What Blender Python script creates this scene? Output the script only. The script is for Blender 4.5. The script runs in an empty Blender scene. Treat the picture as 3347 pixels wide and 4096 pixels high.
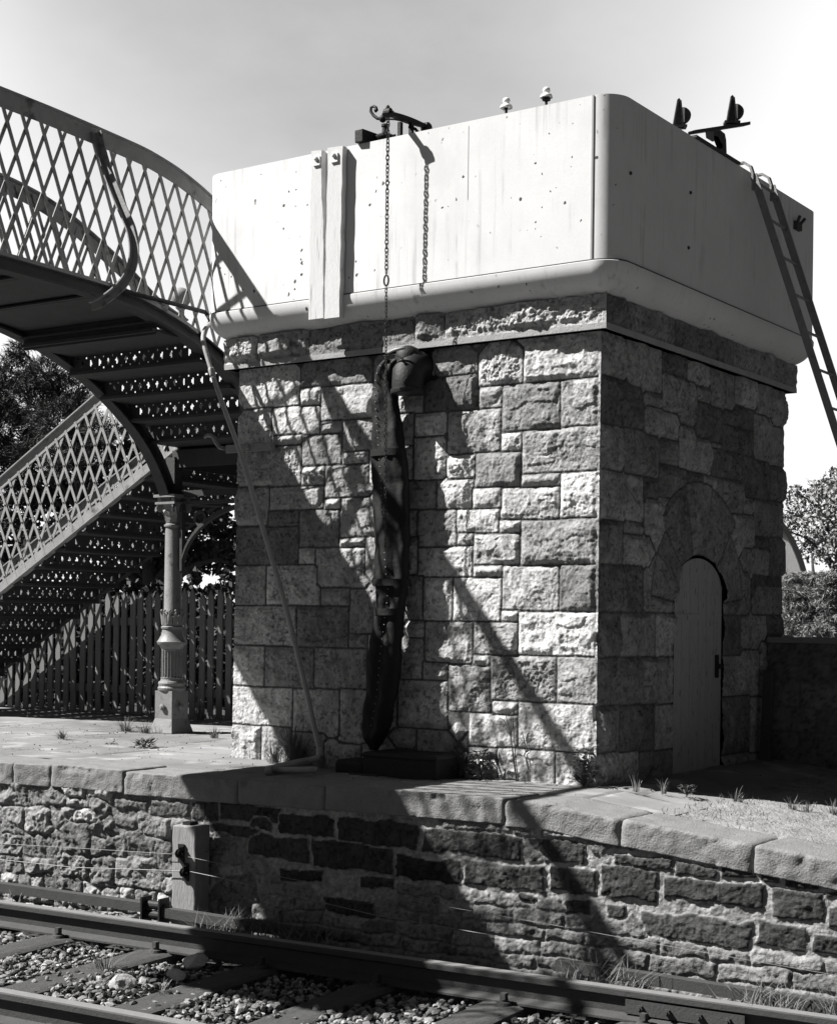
import bpy, math, random
import numpy as np
from mathutils import Vector

# ------------------------------------------------------------------ camera, sky, sun, exposure
scn = bpy.context.scene
COL = scn.collection
f_px = 6155.0; PX, PY = 1673.5, 2480.0; SL = 0.012          # lens and level of the photograph (3347 x 4096 px)
yaw = math.radians(34.92); rho = math.atan(SL)
Fd = np.array([-math.sin(yaw), math.cos(yaw), 0.0]); Rd = np.array([math.cos(yaw), math.sin(yaw), 0.0]); Ud = np.array([0, 0, 1.0])
CAM = np.array([4.474, -8.312, 1.0])
cam_d = bpy.data.cameras.new("camera"); cam = bpy.data.objects.new("camera", cam_d); COL.objects.link(cam)
cam.location = CAM
cam.rotation_mode = 'QUATERNION'
from mathutils import Matrix, Quaternion
M3 = Matrix((Rd, Ud, -Fd)).transposed()
q = M3.to_quaternion()
cam.rotation_quaternion = q @ Quaternion((0, 0, 1), rho)
cam_d.sensor_fit = 'VERTICAL'; cam_d.sensor_height = 36.0
cam_d.lens = f_px / 4096 * 36.0
cam_d.shift_y = (PY - 2048) / 4096.0
cam_d.shift_x = 0.0
cam_d.clip_start = 0.05; cam_d.clip_end = 3000
scn.camera = cam

def ray(u, v):
    a = (u - PX) / f_px; b = -(v - PY) / f_px
    c, s = math.cos(rho), math.sin(rho)
    return Fd + (c*a - s*b)*Rd + (s*a + c*b)*Ud
def on(u, v, axis, val):
    d = ray(u, v); return CAM + d * (val - CAM[axis]) / d[axis]
def onplane(u, v, p, n):
    d = ray(u, v); return CAM + d * (np.dot(np.asarray(p) - CAM, n) / np.dot(d, n))

SUN = np.array([0.560, 0.410, -0.720]); SUN /= np.linalg.norm(SUN)
sun_d = bpy.data.lights.new("sun", 'SUN'); sun_d.energy = 5.0; sun_d.angle = math.radians(0.53); sun_d.color = (1, 0.985, 0.965)
sun = bpy.data.objects.new("sun", sun_d); COL.objects.link(sun)
sun.location = (-20, -8, 25)
sun.rotation_euler = Vector(SUN).to_track_quat('-Z', 'Y').to_euler()
elev = math.asin(-SUN[2]); az = math.atan2(-SUN[0], -SUN[1])

world = bpy.data.worlds.new("World"); scn.world = world; world.use_nodes = True
wt = world.node_tree; wt.nodes.clear()
def N(t, ty, **kw):
    n = t.nodes.new(ty)
    for k, v in kw.items():
        if k.startswith('i_'): n.inputs[int(k[2:])].default_value = v
        else: setattr(n, k, v)
    return n
def L(t, a, b): t.links.new(a, b)
def wmath(op, a, b=None, c=None, clamp=False):
    n = N(wt, 'ShaderNodeMath', operation=op); n.use_clamp = clamp
    for i, x in enumerate((a, b, c)):
        if x is None: continue
        if isinstance(x, (int, float)): n.inputs[i].default_value = x
        else: L(wt, x, n.inputs[i])
    return n.outputs[0]
sky = N(wt, 'ShaderNodeTexSky', sky_type='NISHITA'); sky.sun_disc = False
sky.sun_elevation = elev; sky.sun_rotation = az; sky.altitude = 50; sky.air_density = 1.0; sky.dust_density = 1.5; sky.ozone_density = 1.0
sep = N(wt, 'ShaderNodeSeparateColor'); L(wt, sky.outputs[0], sep.inputs[0])
tc = N(wt, 'ShaderNodeTexCoord'); sx = N(wt, 'ShaderNodeSeparateXYZ'); L(wt, tc.outputs['Generated'], sx.inputs[0])
# bright haze band above the horizon, darker filtered sky overhead, soft cloud streaks
mp = N(wt, 'ShaderNodeMapping'); mp.inputs['Scale'].default_value = (2.2, 2.2, 4.5); L(wt, tc.outputs['Generated'], mp.inputs[0])
nz = N(wt, 'ShaderNodeTexNoise'); nz.inputs['Scale'].default_value = 1.6; nz.inputs['Detail'].default_value = 6; nz.inputs['Roughness'].default_value = 0.55
L(wt, mp.outputs[0], nz.inputs['Vector'])
hz = N(wt, 'ShaderNodeMapRange', interpolation_type='SMOOTHSTEP'); L(wt, sx.outputs[2], hz.inputs[0])
hz.inputs[1].default_value = 0.34; hz.inputs[2].default_value = 0.60; hz.inputs[3].default_value = 1.0; hz.inputs[4].default_value = 0.0
GREY_DIR = ray(1420, -260); GREY_DIR = GREY_DIR / np.linalg.norm(GREY_DIR)      # a patch of thin grey cloud high in the sky
dp = N(wt, 'ShaderNodeVectorMath', operation='DOT_PRODUCT'); L(wt, tc.outputs['Generated'], dp.inputs[0]); dp.inputs[1].default_value = tuple(GREY_DIR)
gp = N(wt, 'ShaderNodeMapRange', interpolation_type='SMOOTHSTEP'); L(wt, dp.outputs['Value'], gp.inputs[0])
gp.inputs[1].default_value = math.cos(math.radians(17)); gp.inputs[2].default_value = 0.9995; gp.inputs[3].default_value = 0.0; gp.inputs[4].default_value = 1.0
grey = wmath('MULTIPLY', gp.outputs[0], wmath('MULTIPLY_ADD', nz.outputs[0], 0.8, 0.30), clamp=True)
HAZE = 6.3
bd = N(wt, 'ShaderNodeVectorMath', operation='DOT_PRODUCT'); L(wt, tc.outputs['Generated'], bd.inputs[0]); bd.inputs[1].default_value = (-0.55, 0.82, 0.15)
bank = N(wt, 'ShaderNodeMapRange', interpolation_type='SMOOTHSTEP'); L(wt, bd.outputs['Value'], bank.inputs[0])
for i_, k_ in enumerate((0.80, 0.935, 0.05, 1.0)): bank.inputs[i_+1].default_value = k_
band = wmath('MULTIPLY', wmath('MULTIPLY', hz.outputs[0], wmath('MULTIPLY', bank.outputs[0], HAZE)), wmath('SUBTRACT', 1.0, wmath('MULTIPLY', grey, 0.66)))
tot = wmath('ADD', wmath('MULTIPLY', sep.outputs[0], 0.15), band)
cc = N(wt, 'ShaderNodeCombineColor')
for i in range(3): L(wt, tot, cc.inputs[i])
bg = N(wt, 'ShaderNodeBackground'); L(wt, cc.outputs[0], bg.inputs[0]); bg.inputs[1].default_value = 0.075
wo = N(wt, 'ShaderNodeOutputWorld'); L(wt, bg.outputs[0], wo.inputs[0])

scn.view_settings.view_transform = 'Standard'; scn.view_settings.look = 'None'
scn.view_settings.exposure = 1.08; scn.view_settings.gamma = 1.0; scn.view_settings.use_curve_mapping = False
scn.render.engine = 'CYCLES'
scn.cycles.max_bounces = 5; scn.cycles.diffuse_bounces = 3; scn.cycles.glossy_bounces = 2; scn.cycles.transparent_max_bounces = 6
scn.cycles.use_denoising = True

# ------------------------------------------------------------------ small helpers
rng = np.random.default_rng(7); random.seed(7)

def vnoise(p, seed=0):
    """3-D value noise in -1..1 for an (n,3) array."""
    p = np.asarray(p, float); i = np.floor(p).astype(np.int64); fr = p - i; w = fr*fr*fr*(fr*(fr*6-15)+10)
    def h(dx, dy, dz):
        n = (i[:, 0]+dx)*374761393 + (i[:, 1]+dy)*668265263 + (i[:, 2]+dz)*2147483647 + seed*974634777
        n = (n ^ (n >> 13)) * 1274126177; n = n & 0xffffffff; n = (n ^ (n >> 16)) & 0xffff
        return n / 32767.5 - 1
    x, y, z = w[:, 0], w[:, 1], w[:, 2]
    def lx(dy, dz): return h(0, dy, dz)*(1-x) + h(1, dy, dz)*x
    a = lx(0, 0)*(1-y) + lx(1, 0)*y; b = lx(0, 1)*(1-y) + lx(1, 1)*y
    return a*(1-z) + b*z
def fbm(p, octs=4, seed=0, gain=0.5, ridged=False):
    s = 0; a = 1.0; t = 0; p = np.asarray(p, float)
    for o in range(octs):
        n = vnoise(p*(2**o) + 13.7*o, seed+o)
        if ridged: n = 1 - 2*np.abs(n)
        s = s + a*n; t += a; a *= gain
    return s/t
def sstep(a, b, x):
    t = np.clip((x-a)/(b-a), 0, 1); return t*t*(3-2*t)

ORIG = {}
def link(name, V, faces, mat, parent=None, smooth=False, attr=None, matidx=None, mats=None):
    """faces: list of (n,k) integer arrays. Vertices are in world metres."""
    V = np.asarray(V, float)
    if parent is not None: o0 = np.array(ORIG[parent.name])
    else: o0 = np.array([(V[:, 0].min()+V[:, 0].max())/2, (V[:, 1].min()+V[:, 1].max())/2, V[:, 2].min()])
    me = bpy.data.meshes.new(name)
    nl = sum(a.size for a in faces); nf = sum(len(a) for a in faces)
    me.vertices.add(len(V)); me.vertices.foreach_set('co', (V-o0).astype(np.float32).ravel())
    me.loops.add(nl); me.loops.foreach_set('vertex_index', np.concatenate([a.ravel() for a in faces]).astype(np.int32))
    cnt = np.concatenate([np.full(len(a), a.shape[1]) for a in faces]).astype(np.int32)
    st = np.concatenate([[0], np.cumsum(cnt)[:-1]]).astype(np.int32)
    me.polygons.add(nf); me.polygons.foreach_set('loop_start', st)
    me.polygons.foreach_set('use_smooth', np.full(nf, bool(smooth)))
    for m in (mats or [mat]): me.materials.append(m)
    if matidx is not None: me.polygons.foreach_set('material_index', np.asarray(matidx, np.int32))
    if attr is not None:
        at = me.attributes.new('tone', 'FLOAT', 'POINT'); at.data.foreach_set('value', np.asarray(attr, np.float32))
    me.update(calc_edges=True); me.validate()
    o = bpy.data.objects.new(name, me); COL.objects.link(o)
    if parent is not None:
        o.parent = parent; ORIG[o.name] = tuple(o0)
    else:
        o.location = o0; ORIG[o.name] = tuple(o0)
    return o

class MB:
    """Collects simple solids and links them as ONE mesh object."""
    def __init__(self): self.v = []; self.f = {3: [], 4: []}; self.n = 0
    def add(self, V, F):
        V = np.asarray(V, float)
        for q_ in F:
            q_ = [i+self.n for i in q_]
            if len(q_) in (3, 4): self.f[len(q_)].append(q_)
            else:
                for k in range(1, len(q_)-1): self.f[3].append([q_[0], q_[k], q_[k+1]])
        self.v.append(V); self.n += len(V); return self
    def box(self, a, b):
        a = np.minimum(a, b).astype(float) if False else np.asarray(a, float); b = np.asarray(b, float)
        lo, hi = np.minimum(a, b), np.maximum(a, b)
        V = [(x, y, z) for z in (lo[2], hi[2]) for y in (lo[1], hi[1]) for x in (lo[0], hi[0])]
        return self.add(V, [(0, 2, 3, 1), (4, 5, 7, 6), (0, 1, 5, 4), (2, 6, 7, 3), (0, 4, 6, 2), (1, 3, 7, 5)])
    def obox(self, c, ax, ay, az):
        """box from centre and three half-extent vectors"""
        c, ax, ay, az = [np.asarray(t, float) for t in (c, ax, ay, az)]
        V = [c + sx_*ax + sy_*ay + sz_*az for sz_ in (-1, 1) for sy_ in (-1, 1) for sx_ in (-1, 1)]
        return self.add(V, [(0, 2, 3, 1), (4, 5, 7, 6), (0, 1, 5, 4), (2, 6, 7, 3), (0, 4, 6, 2), (1, 3, 7, 5)])
    def bar(self, p, q_, wdir, w, tdir, t):
        p, q_ = np.asarray(p, float), np.asarray(q_, float)
        return self.obox((p+q_)/2, (q_-p)/2, np.asarray(wdir)*w/2, np.asarray(tdir)*t/2)
    def tube(self, path, r, n=10, caps=True, ry=None):
        P = np.asarray(path, float); r = np.broadcast_to(np.asarray(r, float), (len(P),))
        T = np.gradient(P, axis=0); T /= np.linalg.norm(T, axis=1)[:, None]
        up = np.array([0, 0, 1.0]) if abs(T[0][2]) < 0.9 else np.array([1.0, 0, 0])
        a = np.cross(T[0], up); a /= np.linalg.norm(a); V = []
        for i in range(len(P)):
            a = a - T[i]*np.dot(a, T[i]); a /= np.linalg.norm(a); b = np.cross(T[i], a)
            for k in range(n):
                th = 2*math.pi*k/n; V.append(P[i] + r[i]*(math.cos(th)*a + math.sin(th)*b))
        F = [(i*n+k, i*n+(k+1) % n, (i+1)*n+(k+1) % n, (i+1)*n+k) for i in range(len(P)-1) for k in range(n)]
        if caps: F += [tuple(range(n))[::-1], tuple((len(P)-1)*n+k for k in range(n))]
        return self.add(V, F)
    def lathe(self, c, prof, n=20, axis=None, caps=True):
        c = np.asarray(c, float); V = []
        ax = np.array([0, 0, 1.0]) if axis is None else np.asarray(axis, float)/np.linalg.norm(axis)
        e1 = np.cross(ax, [1, 0, 0] if abs(ax[0]) < 0.9 else [0, 1, 0]); e1 /= np.linalg.norm(e1); e2 = np.cross(ax, e1)
        for r, z in prof:
            for k in range(n):
                th = 2*math.pi*k/n; V.append(c + ax*z + r*(math.cos(th)*e1 + math.sin(th)*e2))
        m = len(prof)
        F = [(i*n+k, i*n+(k+1) % n, (i+1)*n+(k+1) % n, (i+1)*n+k) for i in range(m-1) for k in range(n)]
        if caps: F += [tuple(range(n))[::-1], tuple((m-1)*n+k for k in range(n))]
        return self.add(V, F)
    def ball(self, c, r, n=10, sz=1.0):
        return self.lathe(c, [(max(1e-4, r*math.sin(t)), -r*sz*math.cos(t)) for t in np.linspace(0.02, math.pi-0.02, n)], n=2*n)
    def prism(self, pts, nvec):
        """closed polygon (world points) extruded by nvec"""
        P = np.asarray(pts, float); n = len(P); nvec = np.asarray(nvec, float)
        V = np.vstack([P, P+nvec])
        F = [tuple(range(n))[::-1], tuple(range(n, 2*n))] + [(k, (k+1) % n, n+(k+1) % n, n+k) for k in range(n)]
        return self.add(V, F)
    def build(self, name, mat, parent=None, smooth=False):
        V = np.vstack(self.v); fs = [np.array(self.f[k], int) for k in (3, 4) if self.f[k]]
        o = link(name, V, fs, mat, parent, smooth)
        bpyfix(o)
        return o
import bmesh
def bpyfix(o):
    bm = bmesh.new(); bm.from_mesh(o.data); bmesh.ops.recalc_face_normals(bm, faces=bm.faces); bm.to_mesh(o.data); bm.free()
def autosmooth(o, ang=35):
    """flat faces stay flat, curved ones shade smoothly: sharp edges by angle"""
    me = o.data; me.polygons.foreach_set('use_smooth', np.full(len(me.polygons), True))
    bm = bmesh.new(); bm.from_mesh(me); a = math.radians(ang)
    for e in bm.edges:
        if len(e.link_faces) == 2 and e.calc_face_angle(0) > a: e.smooth = False
    bm.to_mesh(me); bm.free(); return o
def bevel(o, w=0.006, seg=2):
    m = o.modifiers.new('edge_wear', 'BEVEL'); m.width = w; m.segments = seg; m.limit_method = 'ANGLE'; m.angle_limit = math.radians(40); return o

def thing(name, label, cat, loc, group=None):
    o = bpy.data.objects.new(name, None); COL.objects.link(o); o.location = loc; o.empty_display_size = 0.1
    ORIG[o.name] = tuple(loc); o['label'] = label; o['category'] = cat
    if group: o['group'] = group
    return o
def tag(o, label, cat, group=None, kind=None):
    o['label'] = label; o['category'] = cat
    if group: o['group'] = group
    if kind: o['kind'] = kind
    return o
def structure(o): o['kind'] = 'structure'; return o
def copy_tree(root, loc, label, group=None):
    def cp(o, parent):
        c = o.copy(); COL.objects.link(c)
        if parent is not None: c.parent = parent
        for ch in list(o.children): cp(ch, c)
        return c
    r = cp(root, None); r.location = loc; ORIG[r.name] = tuple(loc); r['label'] = label
    if group: r['group'] = group
    return r

# ------------------------------------------------------------------ materials (a black-and-white picture: all greys)
def g(v, a=1): return (v, v, v, a)
def mat(name, base, rough=0.8, var=0.3, scale=8.0, detail=6, bump=0.0, bscale=60.0, attr=False, spec=0.3, metal=0.0,
        speck=None, streak=None, patch=None, stretch=(1, 1, 1), grain=0.0):
    m = bpy.data.materials.new(name); m.use_nodes = True; t = m.node_tree; t.nodes.clear()
    out = N(t, 'ShaderNodeOutputMaterial'); p = N(t, 'ShaderNodeBsdfPrincipled'); L(t, p.outputs[0], out.inputs[0])
    p.inputs['Roughness'].default_value = rough; p.inputs['Specular IOR Level'].default_value = spec; p.inputs['Metallic'].default_value = metal
    co = N(t, 'ShaderNodeTexCoord'); mp_ = N(t, 'ShaderNodeMapping'); mp_.inputs['Scale'].default_value = stretch; L(t, co.outputs['Object'], mp_.inputs[0]); vec = mp_.outputs[0]
    def mth(op, a, b=None, clamp=False):
        n = N(t, 'ShaderNodeMath', operation=op); n.use_clamp = clamp
        for i, x in enumerate((a, b)):
            if x is None: continue
            if isinstance(x, (int, float)): n.inputs[i].default_value = x
            else: L(t, x, n.inputs[i])
        return n.outputs[0]
    def noise(sc, det=4, st=None, rgh=0.6):
        n = N(t, 'ShaderNodeTexNoise'); n.inputs['Scale'].default_value = sc; n.inputs['Detail'].default_value = det; n.inputs['Roughness'].default_value = rgh
        if st is not None:
            q_ = N(t, 'ShaderNodeMapping'); q_.inputs['Scale'].default_value = st; L(t, co.outputs['Object'], q_.inputs[0]); L(t, q_.outputs[0], n.inputs['Vector'])
        else: L(t, vec, n.inputs['Vector'])
        return n.outputs[0]
    def rmap(x, a, b, c=0.0, d=1.0):
        n = N(t, 'ShaderNodeMapRange', interpolation_type='SMOOTHSTEP'); L(t, x, n.inputs[0])
        for i, k in enumerate((a, b, c, d)): n.inputs[i+1].default_value = k
        return n.outputs[0]
    n1 = noise(scale, detail); mul = mth('ADD', mth('MULTIPLY', mth('SUBTRACT', n1, 0.5), 2*var), 1.0)
    if grain:
        n2 = noise(160.0, 3); mul = mth('MULTIPLY', mul, mth('ADD', mth('MULTIPLY', mth('SUBTRACT', n2, 0.5), 2*grain), 1.0))
    if attr:
        a_ = N(t, 'ShaderNodeAttribute', attribute_name='tone'); val = mth('MULTIPLY', a_.outputs['Fac'], mul)
    else: val = mth('MULTIPLY', mul, base)
    if patch:                                    # (scale, low, high, value, amount, stretch)
        k = mth('MULTIPLY', rmap(noise(patch[0], 5, patch[5] if len(patch) > 5 else None), patch[1], patch[2]), patch[4])
        val = mth('ADD', mth('MULTIPLY', val, mth('SUBTRACT', 1.0, k)), mth('MULTIPLY', k, patch[3]))
    if streak:                                   # (scale, low, high, value, amount)
        k = mth('MULTIPLY', rmap(noise(streak[0], 3, (1, 1, 0.045)), streak[1], streak[2]), streak[4])
        k = mth('MULTIPLY', k, rmap(noise(2.3, 3), 0.42, 0.62))
        val = mth('ADD', mth('MULTIPLY', val, mth('SUBTRACT', 1.0, k)), mth('MULTIPLY', k, streak[3]))
    if speck:                                    # (scale, radius, value): chips of rust
        v_ = N(t, 'ShaderNodeTexVoronoi'); v_.inputs['Scale'].default_value = speck[0]; v_.inputs['Randomness'].default_value = 1.0
        nv = N(t, 'ShaderNodeTexNoise'); nv.inputs['Scale'].default_value = 30.0; nv.inputs['Detail'].default_value = 3; L(t, co.outputs['Object'], nv.inputs['Vector'])
        vv = N(t, 'ShaderNodeVectorMath', operation='MULTIPLY_ADD'); L(t, nv.outputs['Color'], vv.inputs[0]); vv.inputs[1].default_value = (0.02, 0.02, 0.05); L(t, co.outputs['Object'], vv.inputs[2])
        L(t, vv.outputs[0], v_.inputs['Vector'])
        sc_ = N(t, 'ShaderNodeSeparateColor'); L(t, v_.outputs['Color'], sc_.inputs[0])
        rad = mth('MULTIPLY', mth('POWER', sc_.outputs[0], 2.5), speck[1])
        k = mth('MULTIPLY', mth('MULTIPLY', mth('LESS_THAN', v_.outputs['Distance'], rad), mth('GREATER_THAN', sc_.outputs[1], speck[3])), rmap(noise(2.6, 2), 0.44, 0.54))
        val = mth('ADD', mth('MULTIPLY', val, mth('SUBTRACT', 1.0, k)), mth('MULTIPLY', k, speck[2]))
    cb = N(t, 'ShaderNodeCombineColor')
    val = mth('MAXIMUM', val, 0.004)
    for i in range(3): L(t, val, cb.inputs[i])
    L(t, cb.outputs[0], p.inputs['Base Color'])
    if bump:
        b = N(t, 'ShaderNodeBump'); b.inputs['Strength'].default_value = 1.0; b.inputs['Distance'].default_value = bump
        L(t, noise(bscale, 5), b.inputs['Height']); L(t, b.outputs[0], p.inputs['Normal'])
    return m

M_STONE = mat('rock_faced_limestone', .35, .95, .40, 14, 8, .006, 75, attr=True, spec=.12, grain=.34)
M_RUBBLE = mat('mortared_rubble', .3, .95, .45, 14, 8, .010, 60, attr=True, spec=.12, grain=.35)
M_COPING = mat('gritstone_coping', .215, .95, .34, 9, 8, .008, 85, spec=.12, grain=.36)
M_PAVE = mat('worn_paving', .155, .92, .30, 3.2, 8, .003, 120, spec=.15, grain=.22, attr=True)
M_TANK = mat('white_tank_paint', .65, .6, .13, 2.6, 8, .0004, 50, spec=.2, speck=(19, .25, .06, .22), streak=(24, .50, .72, .34, .55), patch=(1.7, .56, .74, .52, .5, (1, 1, .5)), grain=.10)
M_BOARD = mat('peeling_white_boards', .62, .8, .10, 12, 6, .004, 50, stretch=(6, 6, .5), spec=.2, streak=(60, .58, .70, .12, .8))
M_IRON = mat('painted_grey_iron', .25, .65, .35, 10, 7, .003, 60, spec=.35, patch=(7, .56, .70, .06, .8))
M_RIB = mat('dark_and_shaded_ironwork', .05, .7, .4, 8, 7, .004, 50, spec=.3, patch=(9, .58, .7, .05, .7))  # shade under the bridge put into this paint; real dark fittings share it
M_COLUMN = mat('column_iron', .20, .5, .3, 12, 7, .003, 60, spec=.4, patch=(14, .58, .7, .05, .8))
M_BLACK = mat('black_iron', .016, .6, .4, 14, 6, .003, 70, spec=.3)
M_LEATHER = mat('wet_black_leather', .006, .68, .4, 9, 6, .004, 22, spec=.3)
M_STUD = mat('pale_rivets', .20, .4, .2, 20, spec=.6, metal=.4)
M_DOOR = mat('grey_plank_paint', .34, .75, .22, 9, 7, .003, 60, stretch=(4, 4, .4), spec=.25, patch=(18, .60, .68, .05, .8, (1, 3, .8)))
M_PIPE = mat('galvanised_pipe', .30, .5, .25, 12, 6, .002, 60, spec=.5)
M_RAIL = mat('rusty_rail_side', .055, .75, .35, 14, 7, .003, 80, spec=.3, grain=.2)
M_RAILTOP = mat('worn_rail_head', .26, .45, .2, 20, 6, .001, 90, spec=.5, metal=.25, grain=.15)
M_SLEEPER = mat('tarred_sleeper', .085, .9, .6, 18, 8, .010, 45, stretch=(6, .7, 6), spec=.15, grain=.3)
M_BALLAST = mat('ballast_stone', .30, .95, .4, 14, 6, .006, 60, attr=True, spec=.15, grain=.2)
M_BED = mat('ballast_earth', .055, .98, .5, 7, 8, .03, 18, spec=.1, grain=.3)
M_EARTH = mat('grassy_earth', .27, .98, .55, 9, 8, .02, 45, spec=.1, grain=.45)
M_FOLIAGE = mat('dark_leaves', .055, .8, .45, 2.5, 4, spec=.25)
M_NEEDLE = mat('pine_needles', .060, .75, .5, 3.0, 4, spec=.3)
M_PALELEAF = mat('young_leaves', .22, .75, .4, 2.0, 4, spec=.25)
M_CONIFER = mat('spruce_sprays', .24, .75, .5, 4.0, 4, spec=.25)
M_BARK = mat('tree_bark', .07, .95, .4, 12, 6, .02, 30, spec=.1)
M_GRASS = mat('dry_grass', .17, .85, .4, 10, 3, spec=.2)
M_WEED = mat('weed_leaves', .09, .8, .4, 14, 3, spec=.25)
M_PALE = mat('weathered_pales', .17, .85, .3, 9, 7, .003, 50, stretch=(3, 3, .5), spec=.2)
M_POST = mat('bleached_timber', .30, .9, .25, 9, 8, .006, 45, stretch=(5, 5, .45), spec=.15, grain=.2, patch=(30, .60, .70, .08, .8, (3, 3, .12)))
M_PORC = mat('white_porcelain', .80, .25, .05, 6, spec=.6)
M_WIRE = mat('bright_wire', .22, .5, .3, 30, spec=.5, metal=.2)
M_RENDER = mat('rendered_gable', .78, .9, .1, 3, 6, .003, 60, spec=.15)
M_ROOF = mat('curved_roof_sheet', .06, .8, .2, 6, 5, spec=.2)
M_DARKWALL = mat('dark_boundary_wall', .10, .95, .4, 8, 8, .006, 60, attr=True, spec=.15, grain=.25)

# ------------------------------------------------------------------ stone faces as real relief
def stone_face(name, o, ud, W, H, stones, res, parent=None, mat_=None, nrm=None, joint=.0085, amp=1.0, seed=1, draft=.028, tvar=.24, corner=(), base_tone=.36,
               hole=None, wedge=None, mortar=.095, rock=.021, warp=.004, shear=None, tones=None, tight=0, mortarf=None, mrough=0.0, gsd=.12, recess=-.001, rocks=None):
    """A wall face of rock-faced blocks. o: corner, ud: horizontal unit vector, z up; stones: rows (u0,v0,u1,v1) in metres."""
    nu, nv = int(W/res)+1, int(H/res)+1
    us = np.linspace(0, W, nu); vs = np.linspace(0, H, nv); U, Vv = np.meshgrid(us, vs); U = U.ravel(); Vv = Vv.ravel()
    P3 = np.stack([U, Vv, np.full_like(U, seed*3.1)], 1)
    uw = U + warp*fbm(P3*9, 3, seed+40); vw = Vv + warp*fbm(P3*9, 3, seed+50)
    S = np.asarray(stones, float); n = len(S)
    d1 = np.full(len(U), 9.0); d2 = np.full(len(U), 9.0); lab = np.zeros(len(U), int)
    for i, (a, b, c, e) in enumerate(S):
        dd = np.maximum(np.abs(uw-(a+c)/2)-(c-a)/2, np.abs(vw-(b+e)/2)-(e-b)/2)
        new = dd < d1
        d2 = np.where(new, d1, np.minimum(d2, dd)); lab = np.where(new, i, lab); d1 = np.where(new, dd, d1)
    j = np.maximum((d2-d1)/2, 0)
    j = np.where(d1 > .05, np.minimum(j, .02), j)
    if tight: j = np.where(lab < tight, np.maximum(np.minimum(j, -d1+.004), 0), j)
    cen = np.stack([(S[:, 0]+S[:, 2])/2, (S[:, 1]+S[:, 3])/2], 1)
    if wedge is not None:
        cx, cz, r0, secs = wedge
        rr = np.hypot(uw-cx, vw-cz); an = np.degrees(np.arctan2(uw-cx, vw-cz))
        extra = []
        for (a0, a1, r1) in secs:
            dd = np.maximum.reduce([rr-r1, r0-rr, rr*np.radians(np.abs(an-(a0+a1)/2)-(a1-a0)/2)])
            am = math.radians((a0+a1)/2); extra.append((cx+(r0+r1)/2*math.sin(am), cz+(r0+r1)/2*math.cos(am)))
            ins = dd < 0; j = np.where(ins, -dd, np.minimum(j, np.where(dd > 0, dd, j))); lab = np.where(ins, n+len(extra)-1, lab)
        cen = np.vstack([cen, extra])
    nt = len(cen); r_ = np.random.default_rng(seed)
    jn = j + .0035*fbm(P3*45, 2, seed+5)
    t = sstep(joint, joint+draft, jn)
    inst = sstep(joint*.55, joint*1.1, jn)
    for (axis, at) in corner:                       # drafted margin along an arris: flat
        dd = np.abs((U if axis == 'u' else Vv)-at); t = t*sstep(.022, .05, dd); inst = np.maximum(inst, dd < .022)
    du = U-cen[lab, 0]; dv = Vv-cen[lab, 1]
    K = 6; a = r_.uniform(.35, 1.15, (nt, K))*rock; gx = r_.normal(0, gsd, (nt, K)); gz = r_.normal(0, gsd, (nt, K))
    h = np.full(len(U), 9.0)
    for k in range(K): h = np.minimum(h, a[lab, k]+gx[lab, k]*du+gz[lab, k]*dv)
    h = np.clip(h, -.006, rock*1.5)
    cdist = np.full(len(U), 9.0)
    for (axis, at) in corner: cdist = np.minimum(cdist, np.abs((U if axis == 'u' else Vv)-at))
    Pn = np.stack([U+lab*3.77, Vv+lab*1.31, np.full_like(U, seed*1.7)], 1)
    Pv = Pn*np.array([1, .55, 1.0])                # vertical tooling streaks
    rough_k = r_.choice([.5, .8, 1.1, 2.0], nt, p=[.3, .36, .22, .12])
    h = h + .009*amp*fbm(Pn*7, 3, seed+11, ridged=True)*r_.uniform(.2, 1.3, nt)[lab]
    ter = fbm(Pn*np.array([5, 10, 5]), 3, seed+19); h = h + .0055*amp*sstep(.02, .07, ter)*r_.choice([0, .5, 1], nt)[lab]
    h = h + .0042*amp*rough_k[lab]**1.6*fbm(Pv*19, 4, seed+12, .6)
    h = h + .0022*amp*rough_k[lab]**1.6*fbm(Pn*46, 3, seed+13, .6, ridged=True)
    rk = np.ones(nt)
    if rocks:
        for k, v in rocks.items(): rk[k] = v
    h = h*rk[lab]
    face = t*(.004+h) + .0025*amp*fbm(Pn*60, 2, seed+15)
    mz = recess+mrough*(.6*fbm(P3*8, 3, seed+17)+.7*fbm(P3*26, 3, seed+18, .6))
    hgt = inst*(.006+face)+(1-inst)*mz + .001*fbm(P3*70, 2, seed+16)
    hgt = np.where(cdist < .010, .008, hgt)
    hgt = hgt + inst*mrough*(.30*fbm(P3*12, 3, seed+33)+.35*fbm(P3*30, 3, seed+34, .6))
    tone = r_.normal(base_tone, base_tone*tvar, nt)
    tone = np.clip(tone, base_tone*.55, base_tone*1.4)
    if tones:
        for k, v in tones.items(): tone[k] = v
    crk = 1-sstep(.0, .045, np.abs(fbm(Pn*np.array([6, 9, 6]), 4, seed+26, .55)))
    tn = tone[lab]*(1+.30*fbm(P3*4, 4, seed+21)+.38*fbm(Pv*17, 5, seed+22, .62)+.22*vnoise(P3*75, seed+27))*(1-.55*crk*(.4+.6*sstep(-.3, .4, fbm(P3*3, 2, seed+28))))*(1-.45*sstep(.42, .62, vnoise(P3*52, seed+37)))
    tn = tn*(1-.35*sstep(.25, .6, fbm(Pn*28, 3, seed+23)))            # lichen and pits
    tn = inst*tn + (1-inst)*(mortar if mortarf is None else mortarf(U, Vv))*(1+.45*fbm(P3*25, 3, seed+24)+.3*vnoise(P3*70, seed+29))
    ud = np.asarray(ud, float); nrm_ = np.asarray(nrm, float)
    base = np.asarray(o, float)+U[:, None]*ud+Vv[:, None]*np.array([0, 0, 1.0])
    if shear is not None: base = shear(base)
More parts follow.
